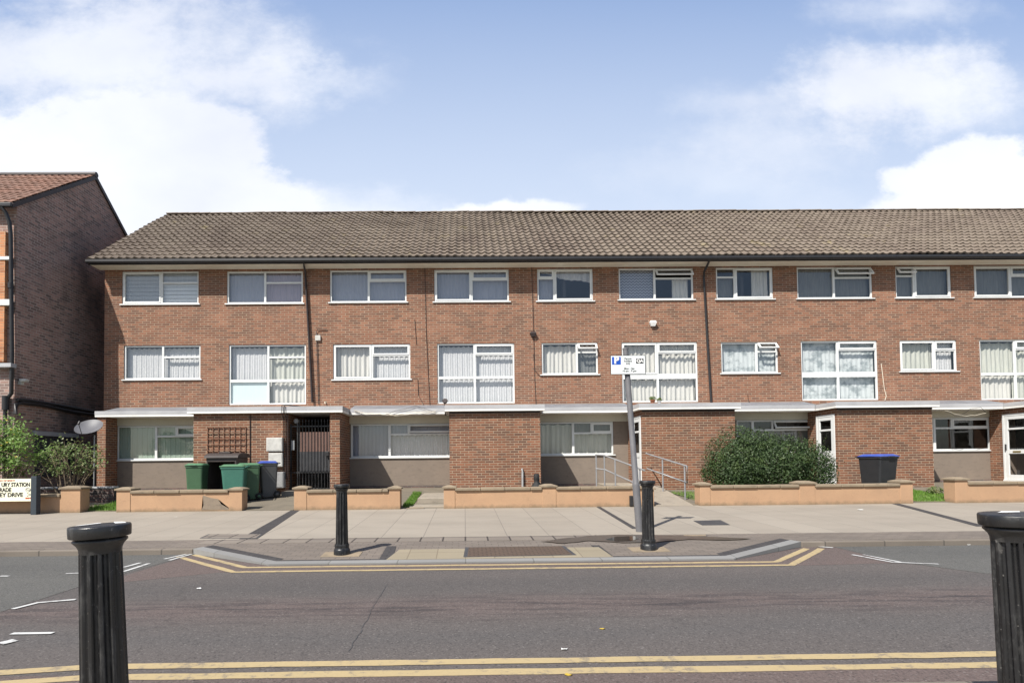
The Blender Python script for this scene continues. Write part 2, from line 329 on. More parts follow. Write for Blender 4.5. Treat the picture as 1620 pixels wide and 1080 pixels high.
def glass():
    t = NT('window_glass'); t.N.remove(t.b)
    tr = t.n('BsdfTransparent'); tr.inputs[0].default_value = (0.93, 0.93, 0.93, 1)
    gl = t.n('BsdfGlossy'); gl.inputs['Roughness'].default_value = 0.02; gl.inputs[0].default_value = (0.95, 0.97, 1.0, 1)
    bp = t.n('Bump'); bp.inputs['Strength'].default_value = 0.05; bp.inputs['Distance'].default_value = 0.05; t.lk(t.noise(t.pos(), 1.7, 2, 0.5), bp.inputs['Height']); t.lk(bp.outputs[0], gl.inputs['Normal'])
    ge = t.n('NewGeometry'); dt = t.n('VectorMath', operation='DOT_PRODUCT'); t.lk(ge.outputs['Normal'], dt.inputs[0]); t.lk(ge.outputs['Incoming'], dt.inputs[1])
    sch = t.math('POWER', t.math('SUBTRACT', 1.0, t.math('ABSOLUTE', dt.outputs['Value'])), 5.0); mx = t.n('MixShader')
    t.lk(t.math('ADD', 0.085, t.math('MULTIPLY', sch, 0.9), clamp=True), mx.inputs[0]); t.lk(tr.outputs[0], mx.inputs[1]); t.lk(gl.outputs[0], mx.inputs[2]); t.lk(mx.outputs[0], t.out.inputs[0])
    return t.m
MAT['glass'] = glass()
def fabric(name, c1, c2, kind='plain'):
    t = NT(name); p = t.pos()
    f = t.noise(t.scale(p, (9, 9, 0.8)), 2.0, 4, 0.6); c = t.mix(t.ramp(f, [(0.3, 0.0), (0.7, 1.0)]), c1, c2)
    if kind == 'lace':
        v = t.n('TexVoronoi'); v.inputs['Scale'].default_value = 14; t.lk(p, v.inputs['Vector'])
        c = t.mix(t.ramp(v.outputs['Distance'], [(0.25, 0.0), (0.5, 0.25)]), c, (0.35,0.37,0.38))
    if kind == 'zigzag':
        sp = t.n('SeparateXYZ'); t.lk(p, sp.inputs[0]); zz = t.math('PINGPONG', sp.outputs[0], 0.06)
        s = t.math('PINGPONG', t.math('ADD', sp.outputs[2], zz), 0.05); c = t.mix(t.ramp(s, [(0.018, 0.0), (0.032, 1.0)]), c, (0.16,0.18,0.23))
    if kind == 'cloudy':
        g = t.noise(t.scale(p, (1, 1, 1.4)), 3.2, 6, 0.6, 14); c = t.mix(t.ramp(g, [(0.46, 0.0), (0.6, 0.8)]), c, (0.22,0.26,0.27))
    t.base(c); t.rough(0.95); t.b.inputs['Specular IOR Level'].default_value = 0.05; return t.m
MAT['net'] = fabric('white_net_curtain', (0.62,0.62,0.62), (0.54,0.545,0.55), 'lace')
MAT['drape'] = fabric('cream_drape', (0.62,0.61,0.57), (0.51,0.505,0.47))
MAT['greendrape'] = fabric('pale_green_drape', (0.54,0.55,0.49), (0.42,0.435,0.39))
MAT['lilac'] = fabric('lilac_grey_net', (0.33,0.35,0.42), (0.28,0.30,0.36), 'lace')
MAT['pink'] = fabric('pink_grey_net', (0.38,0.33,0.38), (0.31,0.28,0.33))
MAT['greynet'] = fabric('dark_grey_net', (0.19,0.20,0.195), (0.14,0.145,0.145))
MAT['zig'] = fabric('zigzag_net', (0.38,0.41,0.48), (0.34,0.37,0.44), 'zigzag')
MAT['cloudynet'] = fabric('patterned_net', (0.62,0.66,0.66), (0.52,0.56,0.56), 'cloudy')
MAT['blind'] = fabric('grey_blind', (0.40,0.43,0.45), (0.34,0.37,0.39))
MAT['blindw'] = fabric('white_blind', (0.62,0.66,0.68), (0.58,0.62,0.64))
MAT['vblind'] = fabric('green_blind', (0.36,0.44,0.37), (0.30,0.38,0.32))
MAT['frost'] = fabric('frosted_film', (0.62,0.72,0.71), (0.58,0.68,0.68))

def tile_mat(name, c1, c2, c3, lichen, gain=1.0):
    t = NT(name); p = t.pos(); sp = t.n('SeparateXYZ'); t.lk(p, sp.inputs[0])
    cell = t.n('TexWhiteNoise', noise_dimensions='2D'); cc = t.n('CombineXYZ')
    t.lk(t.math('FLOOR', t.math('DIVIDE', sp.outputs[0], 0.25)), cc.inputs[0]); t.lk(t.math('FLOOR', t.math('DIVIDE', t.math('SUBTRACT', sp.outputs[2], 7.93), 0.2)), cc.inputs[1]); t.lk(cc.outputs[0], cell.inputs['Vector'])
    c = t.mix(cell.outputs['Value'], c1, c2)
    a = t.noise(p, 0.5, 6, 0.65); c = t.mix(t.math('MULTIPLY', t.ramp(a, [(0.35, 0.0), (0.7, 1.0)]), 0.6), c, c3)
    l = t.noise(t.scale(p, (1, 1, 1)), 1.1, 8, 0.7, 31); c = t.mix(t.ramp(l, [(0.60, 0.0), (0.74, 0.6)]), c, lichen)
    f = t.noise(p, 30, 4, 0.7, 3); c = t.mix(0.5, c, t.mix(f, 0.3, 0.7), 'OVERLAY')
    t.base(c); t.rough(0.9); t.b.inputs['Specular IOR Level'].default_value = 0.2; t.bump(f, 0.3, 0.006); return t.m
MAT['tile'] = tile_mat('concrete_roof_tile', (0.118,0.092,0.074), (0.160,0.128,0.103), (0.20,0.167,0.13), (0.30,0.25,0.12))
MAT['tile_old'] = tile_mat('clay_roof_tile', (0.27,0.15,0.11), (0.20,0.12,0.09), (0.16,0.11,0.09), (0.26,0.22,0.15))

def asphalt(name, c1, c2, track=True):
    t = NT(name); p = t.pos(); sp = t.n('SeparateXYZ'); t.lk(p, sp.inputs[0])
    big = t.noise(t.scale(p, (0.25, 1.1, 1)), 1.0, 6, 0.6); c = t.mix(t.ramp(big, [(0.35, 0.0), (0.65, 1.0)]), c1, c2)
    if track:
        wob = t.math('MULTIPLY', t.math('SUBTRACT', t.noise(t.scale(p, (0.3, 0.3, 1)), 1.0, 3, 0.5, 12), 0.5), 0.9)
        y = t.math('ADD', sp.outputs[1], wob)
        tr = t.math('ABSOLUTE', t.math('SUBTRACT', y, 5.25)); m = t.ramp(tr, [(0.1, 1.0), (0.55, 0.0)])
        c = t.mix(t.math('MULTIPLY', m, 0.55), c, (0.112,0.082,0.075))
        st = t.noise(t.scale(p, (0.7, 6, 1)), 1.6, 7, 0.7, 17); sm = t.math('MULTIPLY', t.ramp(st, [(0.46, 0.0), (0.62, 1.0)]), t.ramp(tr, [(0.0, 1.0), (0.7, 0.0)]))
        c = t.mix(t.math('MULTIPLY', sm, 0.85), c, (0.034,0.031,0.032))
        tr2 = t.math('ABSOLUTE', t.math('SUBTRACT', y, 4.35)); m2 = t.ramp(tr2, [(0.0, 1.0), (0.45, 0.0)]); c = t.mix(t.math('MULTIPLY', m2, 0.5), c, (0.0770,0.0739,0.0725))
        tr3 = t.math('ABSOLUTE', t.math('SUBTRACT', y, 6.15)); m3 = t.ramp(tr3, [(0.1, 1.0), (0.6, 0.0)]); c = t.mix(t.math('MULTIPLY', m3, 0.5), c, (0.0670,0.0630,0.0610))
    f = t.noise(p, 75, 5, 0.85, 3); f2 = t.n('TexVoronoi'); f2.inputs['Scale'].default_value = 85; t.lk(p, f2.inputs['Vector'])
    sp2 = t.n('SeparateColor'); t.lk(f2.outputs['Color'], sp2.inputs[0])
    c = t.mix(0.85, c, t.mix(t.ramp(f, [(0.3, 0.0), (0.7, 1.0)]), 0.22, 0.78), 'OVERLAY')
    c = t.mix(t.ramp(sp2.outputs[0], [(0.93, 0.0), (1.0, 0.4)]), c, (0.24,0.22,0.205))
    c = t.mix(t.ramp(sp2.outputs[1], [(0.86, 0.0), (1.0, 0.6)]), c, (0.018,0.018,0.018))
    # hairline cracks
    v = t.n('TexVoronoi', feature='DISTANCE_TO_EDGE'); v.inputs['Scale'].default_value = 0.33
    wp = t.n('VectorMath', operation='ADD'); t.lk(p, wp.inputs[0]); nn = t.n('TexNoise'); nn.inputs['Scale'].default_value = 1.4; nn.inputs['Detail'].default_value = 6; t.lk(p, nn.inputs[0]); t.lk(nn.outputs['Color'], wp.inputs[1]); t.lk(wp.outputs[0], v.inputs['Vector'])
    c = t.mix(t.math('MULTIPLY', t.ramp(v.outputs['Distance'], [(0.0, 1.0), (0.0028, 0.0)]), 0.33), c, (0.03,0.028,0.028))
    t.base(c); t.rough(0.85); t.b.inputs['Specular IOR Level'].default_value = 0.25; t.bump(f, 0.5, 0.006); return t.m
MAT['road'] = asphalt('road_asphalt', (0.0980,0.0852,0.0788), (0.0869,0.0772,0.0724))
MAT['bay'] = asphalt('parking_bay_asphalt', (0.0972,0.0950,0.0878), (0.0828,0.0814,0.0763), False)
MAT['redroad'] = asphalt('reddish_asphalt', (0.112,0.085,0.077), (0.100,0.078,0.071), False)
def worn(name, c, under):
    t = NT(name); p = t.pos(); f = t.noise(p, 14, 8, 0.75); g = t.noise(p, 2.5, 4, 0.6, 4)
    k = t.ramp(t.math('ADD', f, t.math('MULTIPLY', g, 0.35)), [(0.70, 0.0), (0.82, 0.8)]); f3 = t.noise(p, 80, 3, 0.7, 9)
    cc = t.mix(t.math('MULTIPLY', g, 0.35), c, tuple(x*0.75 for x in c)); cc = t.mix(k, cc, under); t.base(t.mix(0.4, cc, t.mix(f3, 0.3, 0.7), 'OVERLAY')); t.rough(0.75); t.bump(f3, 0.3, 0.004); return t.m
MAT['yellow'] = worn('yellow_line_paint', (0.37,0.285,0.15), (0.16,0.135,0.105))
MAT['roadwhite'] = worn('white_line_paint', (0.50,0.50,0.485), (0.16,0.15,0.145))
def slabs(name, c1, c2, bw, rh, ms, joint, off=0.0, dirt=0.25):
    t = NT(name); p = t.pos(); b = t.n('TexBrick'); b.offset = off; t.lk(p, b.inputs['Vector']); b.inputs['Scale'].default_value = 1
    for k, v in (('Brick Width', bw), ('Row Height', rh), ('Mortar Size', ms), ('Mortar Smooth', 0.3), ('Bias', 0.0)): b.inputs[k].default_value = v
    b.inputs['Color1'].default_value = c1+(1,); b.inputs['Color2'].default_value = c2+(1,); b.inputs['Mortar'].default_value = joint+(1,)
    a = t.noise(t.scale(p, (0.5, 1.2, 1)), 1.2, 7, 0.65); f = t.noise(p, 90, 3, 0.7, 4)
    c = t.mix(t.math('MULTIPLY', t.ramp(a, [(0.42, 0.0), (0.75, 1.0)]), dirt), b.outputs['Color'], tuple(x*0.45 for x in c1))
    c = t.mix(0.4, c, t.mix(f, 0.3, 0.7), 'OVERLAY'); st = t.noise(t.scale(p, (2, 5, 1)), 3, 6, 0.7, 8); c = t.mix(t.ramp(st, [(0.62, 0.0), (0.72, 0.35)]), c, tuple(x*0.6 for x in c1))
    t.base(c); t.rough(0.88); t.b.inputs['Specular IOR Level'].default_value = 0.2; t.bump(t.math('SUBTRACT', t.math('MULTIPLY', f, 0.3), b.outputs['Fac']), 0.4, 0.006); return t.m
MAT['slab'] = slabs('pavement_slab', (0.282,0.250,0.208), (0.258,0.227,0.188), 0.70, 4.6, 0.007, (0.17,0.15,0.13), dirt=0.3)
MAT['smallslab'] = slabs('brown_small_slab', (0.20,0.172,0.145), (0.165,0.142,0.122), 0.36, 0.40, 0.016, (0.05,0.043,0.04), dirt=0.35)
MAT['block'] = slabs('block_paving', (0.175,0.148,0.125), (0.145,0.124,0.107), 0.20, 0.10, 0.006, (0.10,0.085,0.075), 0.5, 0.35)
MAT['darkblock'] = slabs('dark_block_band', (0.060,0.056,0.056), (0.05,0.047,0.048), 0.20, 0.10, 0.006, (0.03,0.028,0.028), 0.5, 0.1)
MAT['tactile'] = slabs('tactile_paving', (0.255,0.218,0.155), (0.23,0.197,0.142), 0.40, 0.40, 0.008, (0.17,0.14,0.10), dirt=0.25)
MAT['kerb'] = slabs('kerb_stone', (0.175,0.15,0.125), (0.15,0.128,0.107), 0.91, 9.0, 0.012, (0.09,0.08,0.07), dirt=0.6)
MAT['granite'] = slabs('granite_kerb', (0.215,0.212,0.205), (0.19,0.187,0.18), 0.91, 9.0, 0.008, (0.13,0.13,0.12), dirt=0.2)
MAT['iron'] = mottled('rusty_iron', (0.13,0.085,0.06), (0.10,0.07,0.055), 6, 0.7, 0.2)
MAT['tray'] = slabs('inset_cover', (0.115,0.08,0.06), (0.10,0.07,0.055), 0.12, 0.05, 0.012, (0.06,0.045,0.035), 0.5, 0.2)
def leafm(name, c1, c2, c3, tr=0.25):
    t = NT(name); p = t.pos(); w = t.n('TexWhiteNoise'); r = t.n('VectorMath', operation='SNAP'); t.lk(p, r.inputs[0]); r.inputs[1].default_value = (0.05, 0.05, 0.05); t.lk(r.outputs[0], w.inputs['Vector'])
    c = t.mix(w.outputs['Value'], c1, c2); g = t.noise(p, 3.5, 4, 0.6); c = t.mix(t.ramp(g, [(0.5, 0.0), (0.72, 0.8)]), c, c3)
    t.base(c); t.rough(0.5); t.b.inputs['Specular IOR Level'].default_value = 0.35
    tl = t.n('BsdfTranslucent'); t.lk(c, tl.inputs[0]); mx = t.n('MixShader'); mx.inputs[0].default_value = tr
    t.lk(t.b.outputs[0], mx.inputs[1]); t.lk(tl.outputs[0], mx.inputs[2]); t.lk(mx.outputs[0], t.out.inputs[0]); return t.m
MAT['leafdark'] = leafm('hedge_leaf', (0.028,0.052,0.018), (0.055,0.09,0.03), (0.095,0.14,0.042), 0.2)
MAT['leafrose'] = leafm('rose_leaf', (0.13,0.23,0.05), (0.19,0.31,0.08), (0.28,0.38,0.09), 0.35)
MAT['leafthin'] = leafm('shrub_leaf', (0.11,0.18,0.05), (0.17,0.22,0.08), (0.22,0.16,0.08), 0.35)
MAT['petal'] = mottled('yellow_petal', (0.75,0.55,0.08), (0.65,0.42,0.06), 8, 0.6, 0)
MAT['leafy'] = mottled('yellow_fallen_leaf', (0.5,0.36,0.05), (0.4,0.28,0.05), 20, 0.7, 0)
MAT['twig'] = mottled('shrub_twig', (0.24,0.185,0.13), (0.17,0.13,0.09), 12, 0.9, 0.1)
MAT['grass'] = leafm('grass_blade', (0.10,0.20,0.03), (0.15,0.28,0.045), (0.20,0.30,0.06), 0.35)
MAT['lawn'] = mottled('lawn_soil', (0.10,0.15,0.045), (0.14,0.13,0.07), 5, 0.95, 0.2)
MAT['soil'] = mottled('garden_ground', (0.17,0.145,0.11), (0.12,0.105,0.08), 2.5, 0.95, 0.2)
MAT['earth'] = mottled('open_ground', (0.12,0.13,0.08), (0.10,0.10,0.07), 0.3, 0.95, 0)

# ---------------------------------------------------------------- levels
RZ = -0.06                                   # road surface
KY = 8.42                                    # far kerb line
WY = 13.6                                    # garden wall line
FY = 18.8                                    # facade plane
PY_ = 17.3                                   # porch front plane
def pz(y): return 0.0 + 0.023*(y-7.5)        # pavement height
def gz(y):                                   # garden ground height
    if y <= WY: return pz(y)
    return pz(WY) + (y-WY)*0.053
XL, XR = -40.0, 50.0

# ---------------------------------------------------------------- ground, road, pavement
m = MB(); m.add([(-900,-700,-0.35),(900,-700,-0.35),(900,1500,-0.35),(-900,1500,-0.35)], [(0,1,2,3)]); struct('ground', m, MAT['earth'])
m = MB(); m.box(XL, XR, 3.04, KY+0.05, -0.30, RZ); struct('road', m, MAT['road'])
m = MB(); m.box(XL, XR, -9, 2.90, -0.30, 0.07); struct('near_pavement', m, MAT['slab'])
m = MB(); m.box(XL, XR, 2.903, 3.055, -0.31, 0.071, 0.012); struct('near_kerb', m, MAT['kerb'])
def strip(y0, y1, x0=XL, x1=XR, dz=0.0, f=pz, th=0.25):
    return MB().hull([(x0,y0,f(y0)+dz-th),(x1,y0,f(y0)+dz-th),(x1,y1,f(y1)+dz-th),(x0,y1,f(y1)+dz-th)], [(x0,y0,f(y0)+dz),(x1,y0,f(y0)+dz),(x1,y1,f(y1)+dz),(x0,y1,f(y1)+dz)])
SL = 9.27
struct('far_pavement', strip(SL, WY+0.15), MAT['slab'])
struct('block_paving', strip(KY+0.14, SL-0.003), MAT['block'])
# row of small brown slabs in front of the pavement
a = G(340, 851, pz(9.1)).x; b = G(985, 846, pz(9.1)).x
struct('small_slab_row', strip(8.86, SL-0.006, a, b, 0.006, th=0.02), MAT['smallslab'])
# far kerb: left and right runs, chamfered build-out between
BL0 = G(318, 864, 0.02); BL1 = G(428, 888, -0.02); BR1 = G(1165, 882, -0.02); BR0 = G(1252, 853, 0.02)
BY = (BL1.y+BR1.y)/2
m = MB(); m.box(XL, BL0.x, KY, KY+0.137, -0.28, pz(KY)+0.002, 0.015); m.box(BR0.x, XR, KY, KY+0.137, -0.28, pz(KY)+0.002, 0.015); struct('far_kerb', m, MAT['kerb'])
def bz(y): return -0.045 + (y-BY)*( (pz(KY+0.13)+0.045)/(KY+0.13-BY) )
def sheet(pts, zf, up, th=0.2): return MB().hull([(p[0], p[1], zf(p[1])+up-th) for p in pts], [(p[0], p[1], zf(p[1])+up) for p in pts])
bo = [(BL1.x, BY), (BR1.x, BY), (BR0.x, KY+0.135), (BL0.x, KY+0.135)]
struct('build_out_paving', sheet(bo, bz, 0), MAT['block'])
kw = 0.15
def kerbseg(p, q, w, zf, up, name, mat):
    p = Vector((p[0], p[1], 0)); q = Vector((q[0], q[1], 0)); d = (q-p).normalized(); n = Vector((d.y, -d.x, 0))*w
    pts = [p+n, q+n, q, p]; return pts
m = MB()
ch = [(BL0.x, KY+0.02), (BL1.x, BY), (BR1.x, BY), (BR0.x, KY+0.02)]
inn = []
def offset_chain(ch, w):
    out = []
    for i, c in enumerate(ch):
        ns = []
        for a_, b_ in ((i-1, i), (i, i+1)):
            if a_ < 0 or b_ >= len(ch): continue
            d = Vector((ch[b_][0]-ch[a_][0], ch[b_][1]-ch[a_][1])).normalized(); ns.append(Vector((-d.y, d.x)))
        n = sum(ns, Vector((0,0))).normalized(); k = w/max(0.3, n.dot(ns[0])); out.append((c[0]+n.x*k, c[1]+n.y*k))
    return out
def chain_sheet(o, i, zf, up, th):
    mm = MB()
    for k in range(len(o)-1):
        pts = [o[k], o[k+1], i[k+1], i[k]]; mm.hull([(p[0], p[1], zf(p[1])+up-th) for p in pts], [(p[0], p[1], zf(p[1])+up) for p in pts])
    return mm
c0 = offset_chain(ch, -0.005); c1 = offset_chain(ch, kw); c2 = offset_chain(ch, kw+0.16)
struct('granite_kerb', chain_sheet(c0, c1, bz, 0.008, 0.15), MAT['granite'])
m = MB()
for k in (0, 2):
    pts = [c1[k], c1[k+1], c2[k+1], c2[k]]; m.hull([(p[0], p[1], bz(p[1])-0.05) for p in pts], [(p[0], p[1], bz(p[1])+0.004) for p in pts])
p_l = G(487, 885, -0.02).x; p_r = G(983, 883, -0.02).x
for (xa, xb) in ((c1[1][0], G(600, 884, -0.02).x), (G(968, 882, -0.02).x, c1[2][0])):
    pts = [(xa, c1[1][1]), (xb, c1[1][1]), (xb, c1[1][1]+0.07), (xa, c1[1][1]+0.07)]; m.hull([(p[0], p[1], bz(p[1])-0.05) for p in pts], [(p[0], p[1], bz(p[1])+0.005) for p in pts])
# slanted dark pieces beside the tactile paving
for quad in ([(598,885),(620,885),(627,868),(612,868)], [(975,881),(960,880),(935,866),(948,866)]):
    pts = [G(x, y, -0.02) for x, y in quad]; m.hull([(p.x, p.y, bz(p.y)-0.05) for p in pts], [(p.x, p.y, bz(p.y)+0.006) for p in pts])
struct('dark_paving_edge', m, MAT['darkblock'])
ty0 = BY+kw+0.01; ty1 = G(700, 869, 0).y
tpts = [(G(614,880,-0.02).x, ty0), (G(968,878,-0.02).x, ty0), (G(950,868,0).x, ty1), (G(632,870,0).x, ty1)]
struct('tactile_paving', sheet(tpts, bz, 0.009, 0.05), MAT['tactile'])
# dark bands across the pavement
m = MB()
for pts in ([(372,850),(400,850),(481,808),(468,808)], [(1000,833),(1009,833),(940,800),(934,800)]):
    g = [G(x, y, 0.09) for x, y in pts]; ys = [SL+0.01, SL+0.01, WY-0.02, WY-0.02] if pts[0][0] == 372 else [q.y for q in g]
    m.hull([(q.x, y_, pz(y_)-0.02) for q, y_ in zip(g, ys)], [(q.x, y_, pz(y_)+0.004) for q, y_ in zip(g, ys)])
g = [G(x, y, 0.09) for x, y in [(1545,829),(1562,829),(1392,793),(1380,793)]]
m.hull([(q.x, q.y, pz(q.y)-0.02) for q in g], [(q.x, q.y, pz(q.y)+0.004) for q in g])
struct('dark_band_paving', m, MAT['darkblock'])
# garden ground behind the low walls
m = MB(); m.hull([(XL,WY+0.16,-0.2),(XR,WY+0.16,-0.2),(XR,FY+8,-0.2),(XL,FY+8,-0.2)], [(XL,WY+0.16,gz(WY+0.16)),(XR,WY+0.16,gz(WY+0.16)),(XR,FY+8,gz(FY+8)),(XL,FY+8,gz(FY+8))]); struct('garden_ground', m, MAT['soil'])

# road markings
def gpoly(px, z, zt=None): return [tuple(G(x, y, z)) for x, y in px]
def line_strip(pts, w, z, mat, name, wob=0.006):
    pts = [Vector((p[0], p[1])) for p in pts]; L_, R_ = [], []
    fine = []
    for i in range(len(pts)-1):
        n = max(1, int((pts[i+1]-pts[i]).length/0.12))
        for k in range(n): fine.append(pts[i].lerp(pts[i+1], k/n))
    fine.append(pts[-1])
    for i, p in enumerate(fine):
        a_ = fine[max(0, i-1)]; b_ = fine[min(len(fine)-1, i+1)]; d = (b_-a_).normalized(); n = Vector((-d.y, d.x))
        j = mnoise.noise(Vector((p.x*2.1, p.y*2.1, w*50)))*wob*2+random.uniform(-wob, wob)*0.5; j2 = mnoise.noise(Vector((p.x*2.1, p.y*2.1, 9)))*wob*2+random.uniform(-wob, wob)*0.5
        L_.append(p+n*(w/2+j)); R_.append(p-n*(w/2+j2))
    mm = MB(); vs_ = [(p.x, p.y, z) for p in L_]+[(p.x, p.y, z) for p in R_]; k = len(L_)
    mm.add(vs_, [(k+i, k+i+1, i+1, i) for i in range(k-1)]); return struct(name, mm, mat)
Z4 = RZ+0.004
def gp(px): return [G(x, y, Z4)[:2] for x, y in px]
y1 = G(810, 1044.5, Z4).y; y2 = G(810, 1061.5, Z4).y
bendl = [(-1.0, 1)]
xk = G(95, 1052, Z4).x
line_strip([(xk-3.4, y1-0.62), (xk-0.35, y1-0.09), (xk+0.2, y1), (XR, y1)], 0.10, Z4, MAT['yellow'], 'yellow_line')
line_strip([(xk-3.4, y2-0.62), (xk-0.25, y2-0.09), (xk+0.3, y2), (XR, y2)], 0.10, Z4, MAT['yellow'], 'yellow_line')
line_strip(gp([(306,877),(388,897),(1228,888),(1276,867)]), 0.09, Z4, MAT['yellow'], 'yellow_line')
line_strip(gp([(282,880),(370,904),(1252,893),(1300,867)]), 0.09, Z4, MAT['yellow'], 'yellow_line')
for pts, w in (([(195,904),(236,891)], .05), ([(196,897),(222,890)], .05), ([(260,884),(310,873)], .05), ([(268,886),(304,876)], .05),
               ([(20,963),(60,953),(120,948)], .055), ([(0,1018),(24,1012)], .09), ([(18,1002),(84,1001)], .05), ([(104,907),(128,906)], .04), ([(0,911),(14,911)], .05),
               ([(1348,877),(1412,889),(1485,892)], .05), ([(1366,877),(1425,889)], .045), ([(1254,861),(1318,866)], .06)):
    line_strip(gp(pts), w, Z4+0.004, MAT['roadwhite'], 'white_line', 0.003)
# parking-bay surfaces and the redder strip beyond the running lane
def road_sheet(name, px, mat, z):
    pts = [G(x, y, z) for x, y in px]; mm = MB(); mm.add([tuple(p) for p in pts], [tuple(range(len(pts)))[::-1]])
    bm_ = mm; return struct(name, bm_, mat)
e = G(318, 868, RZ)
mm = MB(); q = [G(0,968,RZ), G(128,927,RZ), G(292,880,RZ), G(318,873,RZ)]
pts = [(-30, q[0].y-2.0), (q[0].x, q[0].y), (q[1].x, q[1].y), (q[2].x, q[2].y), (q[3].x, KY-0.002), (-30, KY-0.002)]
mm.add([(x, y, RZ+0.0025) for x, y in pts], [tuple(range(6))]); struct('parking_bay', mm, MAT['bay'])
q = [G(1355,873,RZ), G(1420,888,RZ), G(1560,907,RZ)]
pts = [(q[0].x, KY-0.002), (q[0].x, q[0].y), (q[1].x, q[1].y), (q[2].x, q[2].y), (30, q[2].y-2.2), (30, KY-0.002)]
mm = MB(); mm.add([(x, y, RZ+0.0025) for x, y in pts], [tuple(range(6))]); struct('parking_bay', mm, MAT['bay'])
mm = MB(); qa = G(292,883,RZ); qb = G(440,905,RZ)
pts = [(G(150,925,RZ).x, G(150,925,RZ).y), (G(330,913,RZ).x, BY-0.42), (G(1280,890,RZ).x, BY-0.42), (G(1420,890,RZ).x, G(1420,890,RZ).y-.0), (G(1355,873,RZ).x-.02, G(1355,873,RZ).y), (G(1355,873,RZ).x-.02, KY-0.002), (BR0.x, KY-.002), (BR1.x, BY-.01), (BL1.x, BY-.01), (BL0.x, KY-.002), (G(296,880,RZ).x, G(296,880,RZ).y)]
bm = bmesh.new(); vs_ = [bm.verts.new((x, y, RZ+0.0015)) for x, y in pts]; fc = bm.faces.new(vs_); bmesh.ops.triangulate(bm, faces=[fc]); mm.frombm(bm); struct('red_road_surface', mm, MAT['redroad'])
mm = MB(); mm.add([(XL, 3.06, RZ+0.0015), (XR, 3.06, RZ+0.0015), (XR, y2+0.05, RZ+0.0015), (XL, y2+0.05, RZ+0.0015)], [(0,1,2,3)]); struct('red_gutter_strip', mm, MAT['redroad'])
# crack across the carriageway
cp = [(612,924),(600,945),(592,958),(585,968),(578,985),(570,1000),(562,1010),(548,1036)]
pp = gp(cp); fine = []
for i in range(len(pp)-1):
    for k in range(4): a_ = Vector(pp[i]).lerp(Vector(pp[i+1]), k/4); fine.append((a_.x+random.uniform(-.012,.012), a_.y))
line_strip(fine, 0.005, RZ+0.003, MAT['gatesheet_grey'], 'road_crack', 0.0015)

# shallow puddle and damp patch on the block paving
def wet(name, px, up, mat):
    g = [G(x, y, 0.03) for x, y in px]; bm = bmesh.new(); vv = []
    n = len(g)
    for i in range(n):
        for k in range(4):
            q = g[i].lerp(g[(i+1) % n], k/4); j = mnoise.noise(Vector((q.x*3, q.y*9, 3)))*.05; yy = q.y+j
            vv.append(bm.verts.new((q.x, yy, (pz(yy) if yy > KY+.13 else bz(yy))+up)))
    f = bm.faces.new(vv); bmesh.ops.triangulate(bm, faces=[f]); return struct(name, MB().frombm(bm), mat)
MAT['damp'] = mottled('damp_paving', (0.075,0.062,0.052), (0.055,0.046,0.04), 8, 0.3, 0.1, spec=0.5)
MAT['water'] = mottled('puddle_water', (0.03,0.028,0.025), (0.035,0.03,0.028), 3, 0.04, 0.0, spec=0.6)
wet('damp_patch', [(855,857),(900,851.5),(950,848),(1005,847),(1060,848),(1130,850),(1190,852.5),(1150,854.5),(1090,853.5),(1040,857),(985,858),(930,855.5),(890,859)], 0.0125, MAT['damp'])
wet('puddle', [(958,854),(975,850),(1004,849.5),(1012,853),(1000,856),(975,856.5)], 0.0155, MAT['water'])

# lawns
def lawn(name, pts, n, h=0.07):
    mm = MB(); mm.hull([(x, y, gz(y)-0.05) for x, y in pts], [(x, y, gz(y)+0.012) for x, y in pts]); struct(name, mm, MAT['lawn'])
    g = MB(); xs = [p[0] for p in pts]; ys = [p[1] for p in pts]
    for _ in range(n):
        x = random.uniform(min(xs), max(xs)); y = random.uniform(min(ys), max(ys)); hh = h*random.uniform(.5, 1.3)*(1+mnoise.noise(Vector((x*2, y*2, 0)))*.7); a_ = random.uniform(0, 6.28)
        dx, dy = math.cos(a_)*.009, math.sin(a_)*.009; lx, ly = random.uniform(-.03, .03), random.uniform(-.03, .03); z = gz(y)+.01
        g.add([(x-dx, y-dy, z), (x+dx, y+dy, z), (x+lx, y+ly, z+hh)], [(0,1,2)])
    return g
gr = MB()
def rect(x0, x1, y0, y1): return [(x0, y0), (x1, y0), (x1, y1), (x0, y1)]
L1 = rect(P(130,790,14).x, P(200,790,14).x+1.0, WY+.25, 16.8); L2 = rect(P(637,780,14).x, P(655,780,14.5).x, WY+.3, 17.0); L3 = rect(P(1090,780,15).x, P(1200,780,15).x+3, WY+.3, 16.5); L4 = rect(P(1447,780,14).x, P(1560,780,14).x, WY+.3, 16.4)
for nm, rc, n in (('lawn', L1, 9000), ('lawn', L2, 1800), ('lawn', L3, 3500), ('lawn', L4, 5000)):
    g = lawn(nm, rc, n); gr.v_off = 0; b0 = len(gr.v); gr.v += g.v; gr.f += [tuple(i+b0 for i in f) for f in g.f]; gr.sm += g.sm
o = obj('grass', gr, MAT['grass']); tag(o, 'short green grass growing in the front garden patches', 'grass', kind='stuff')
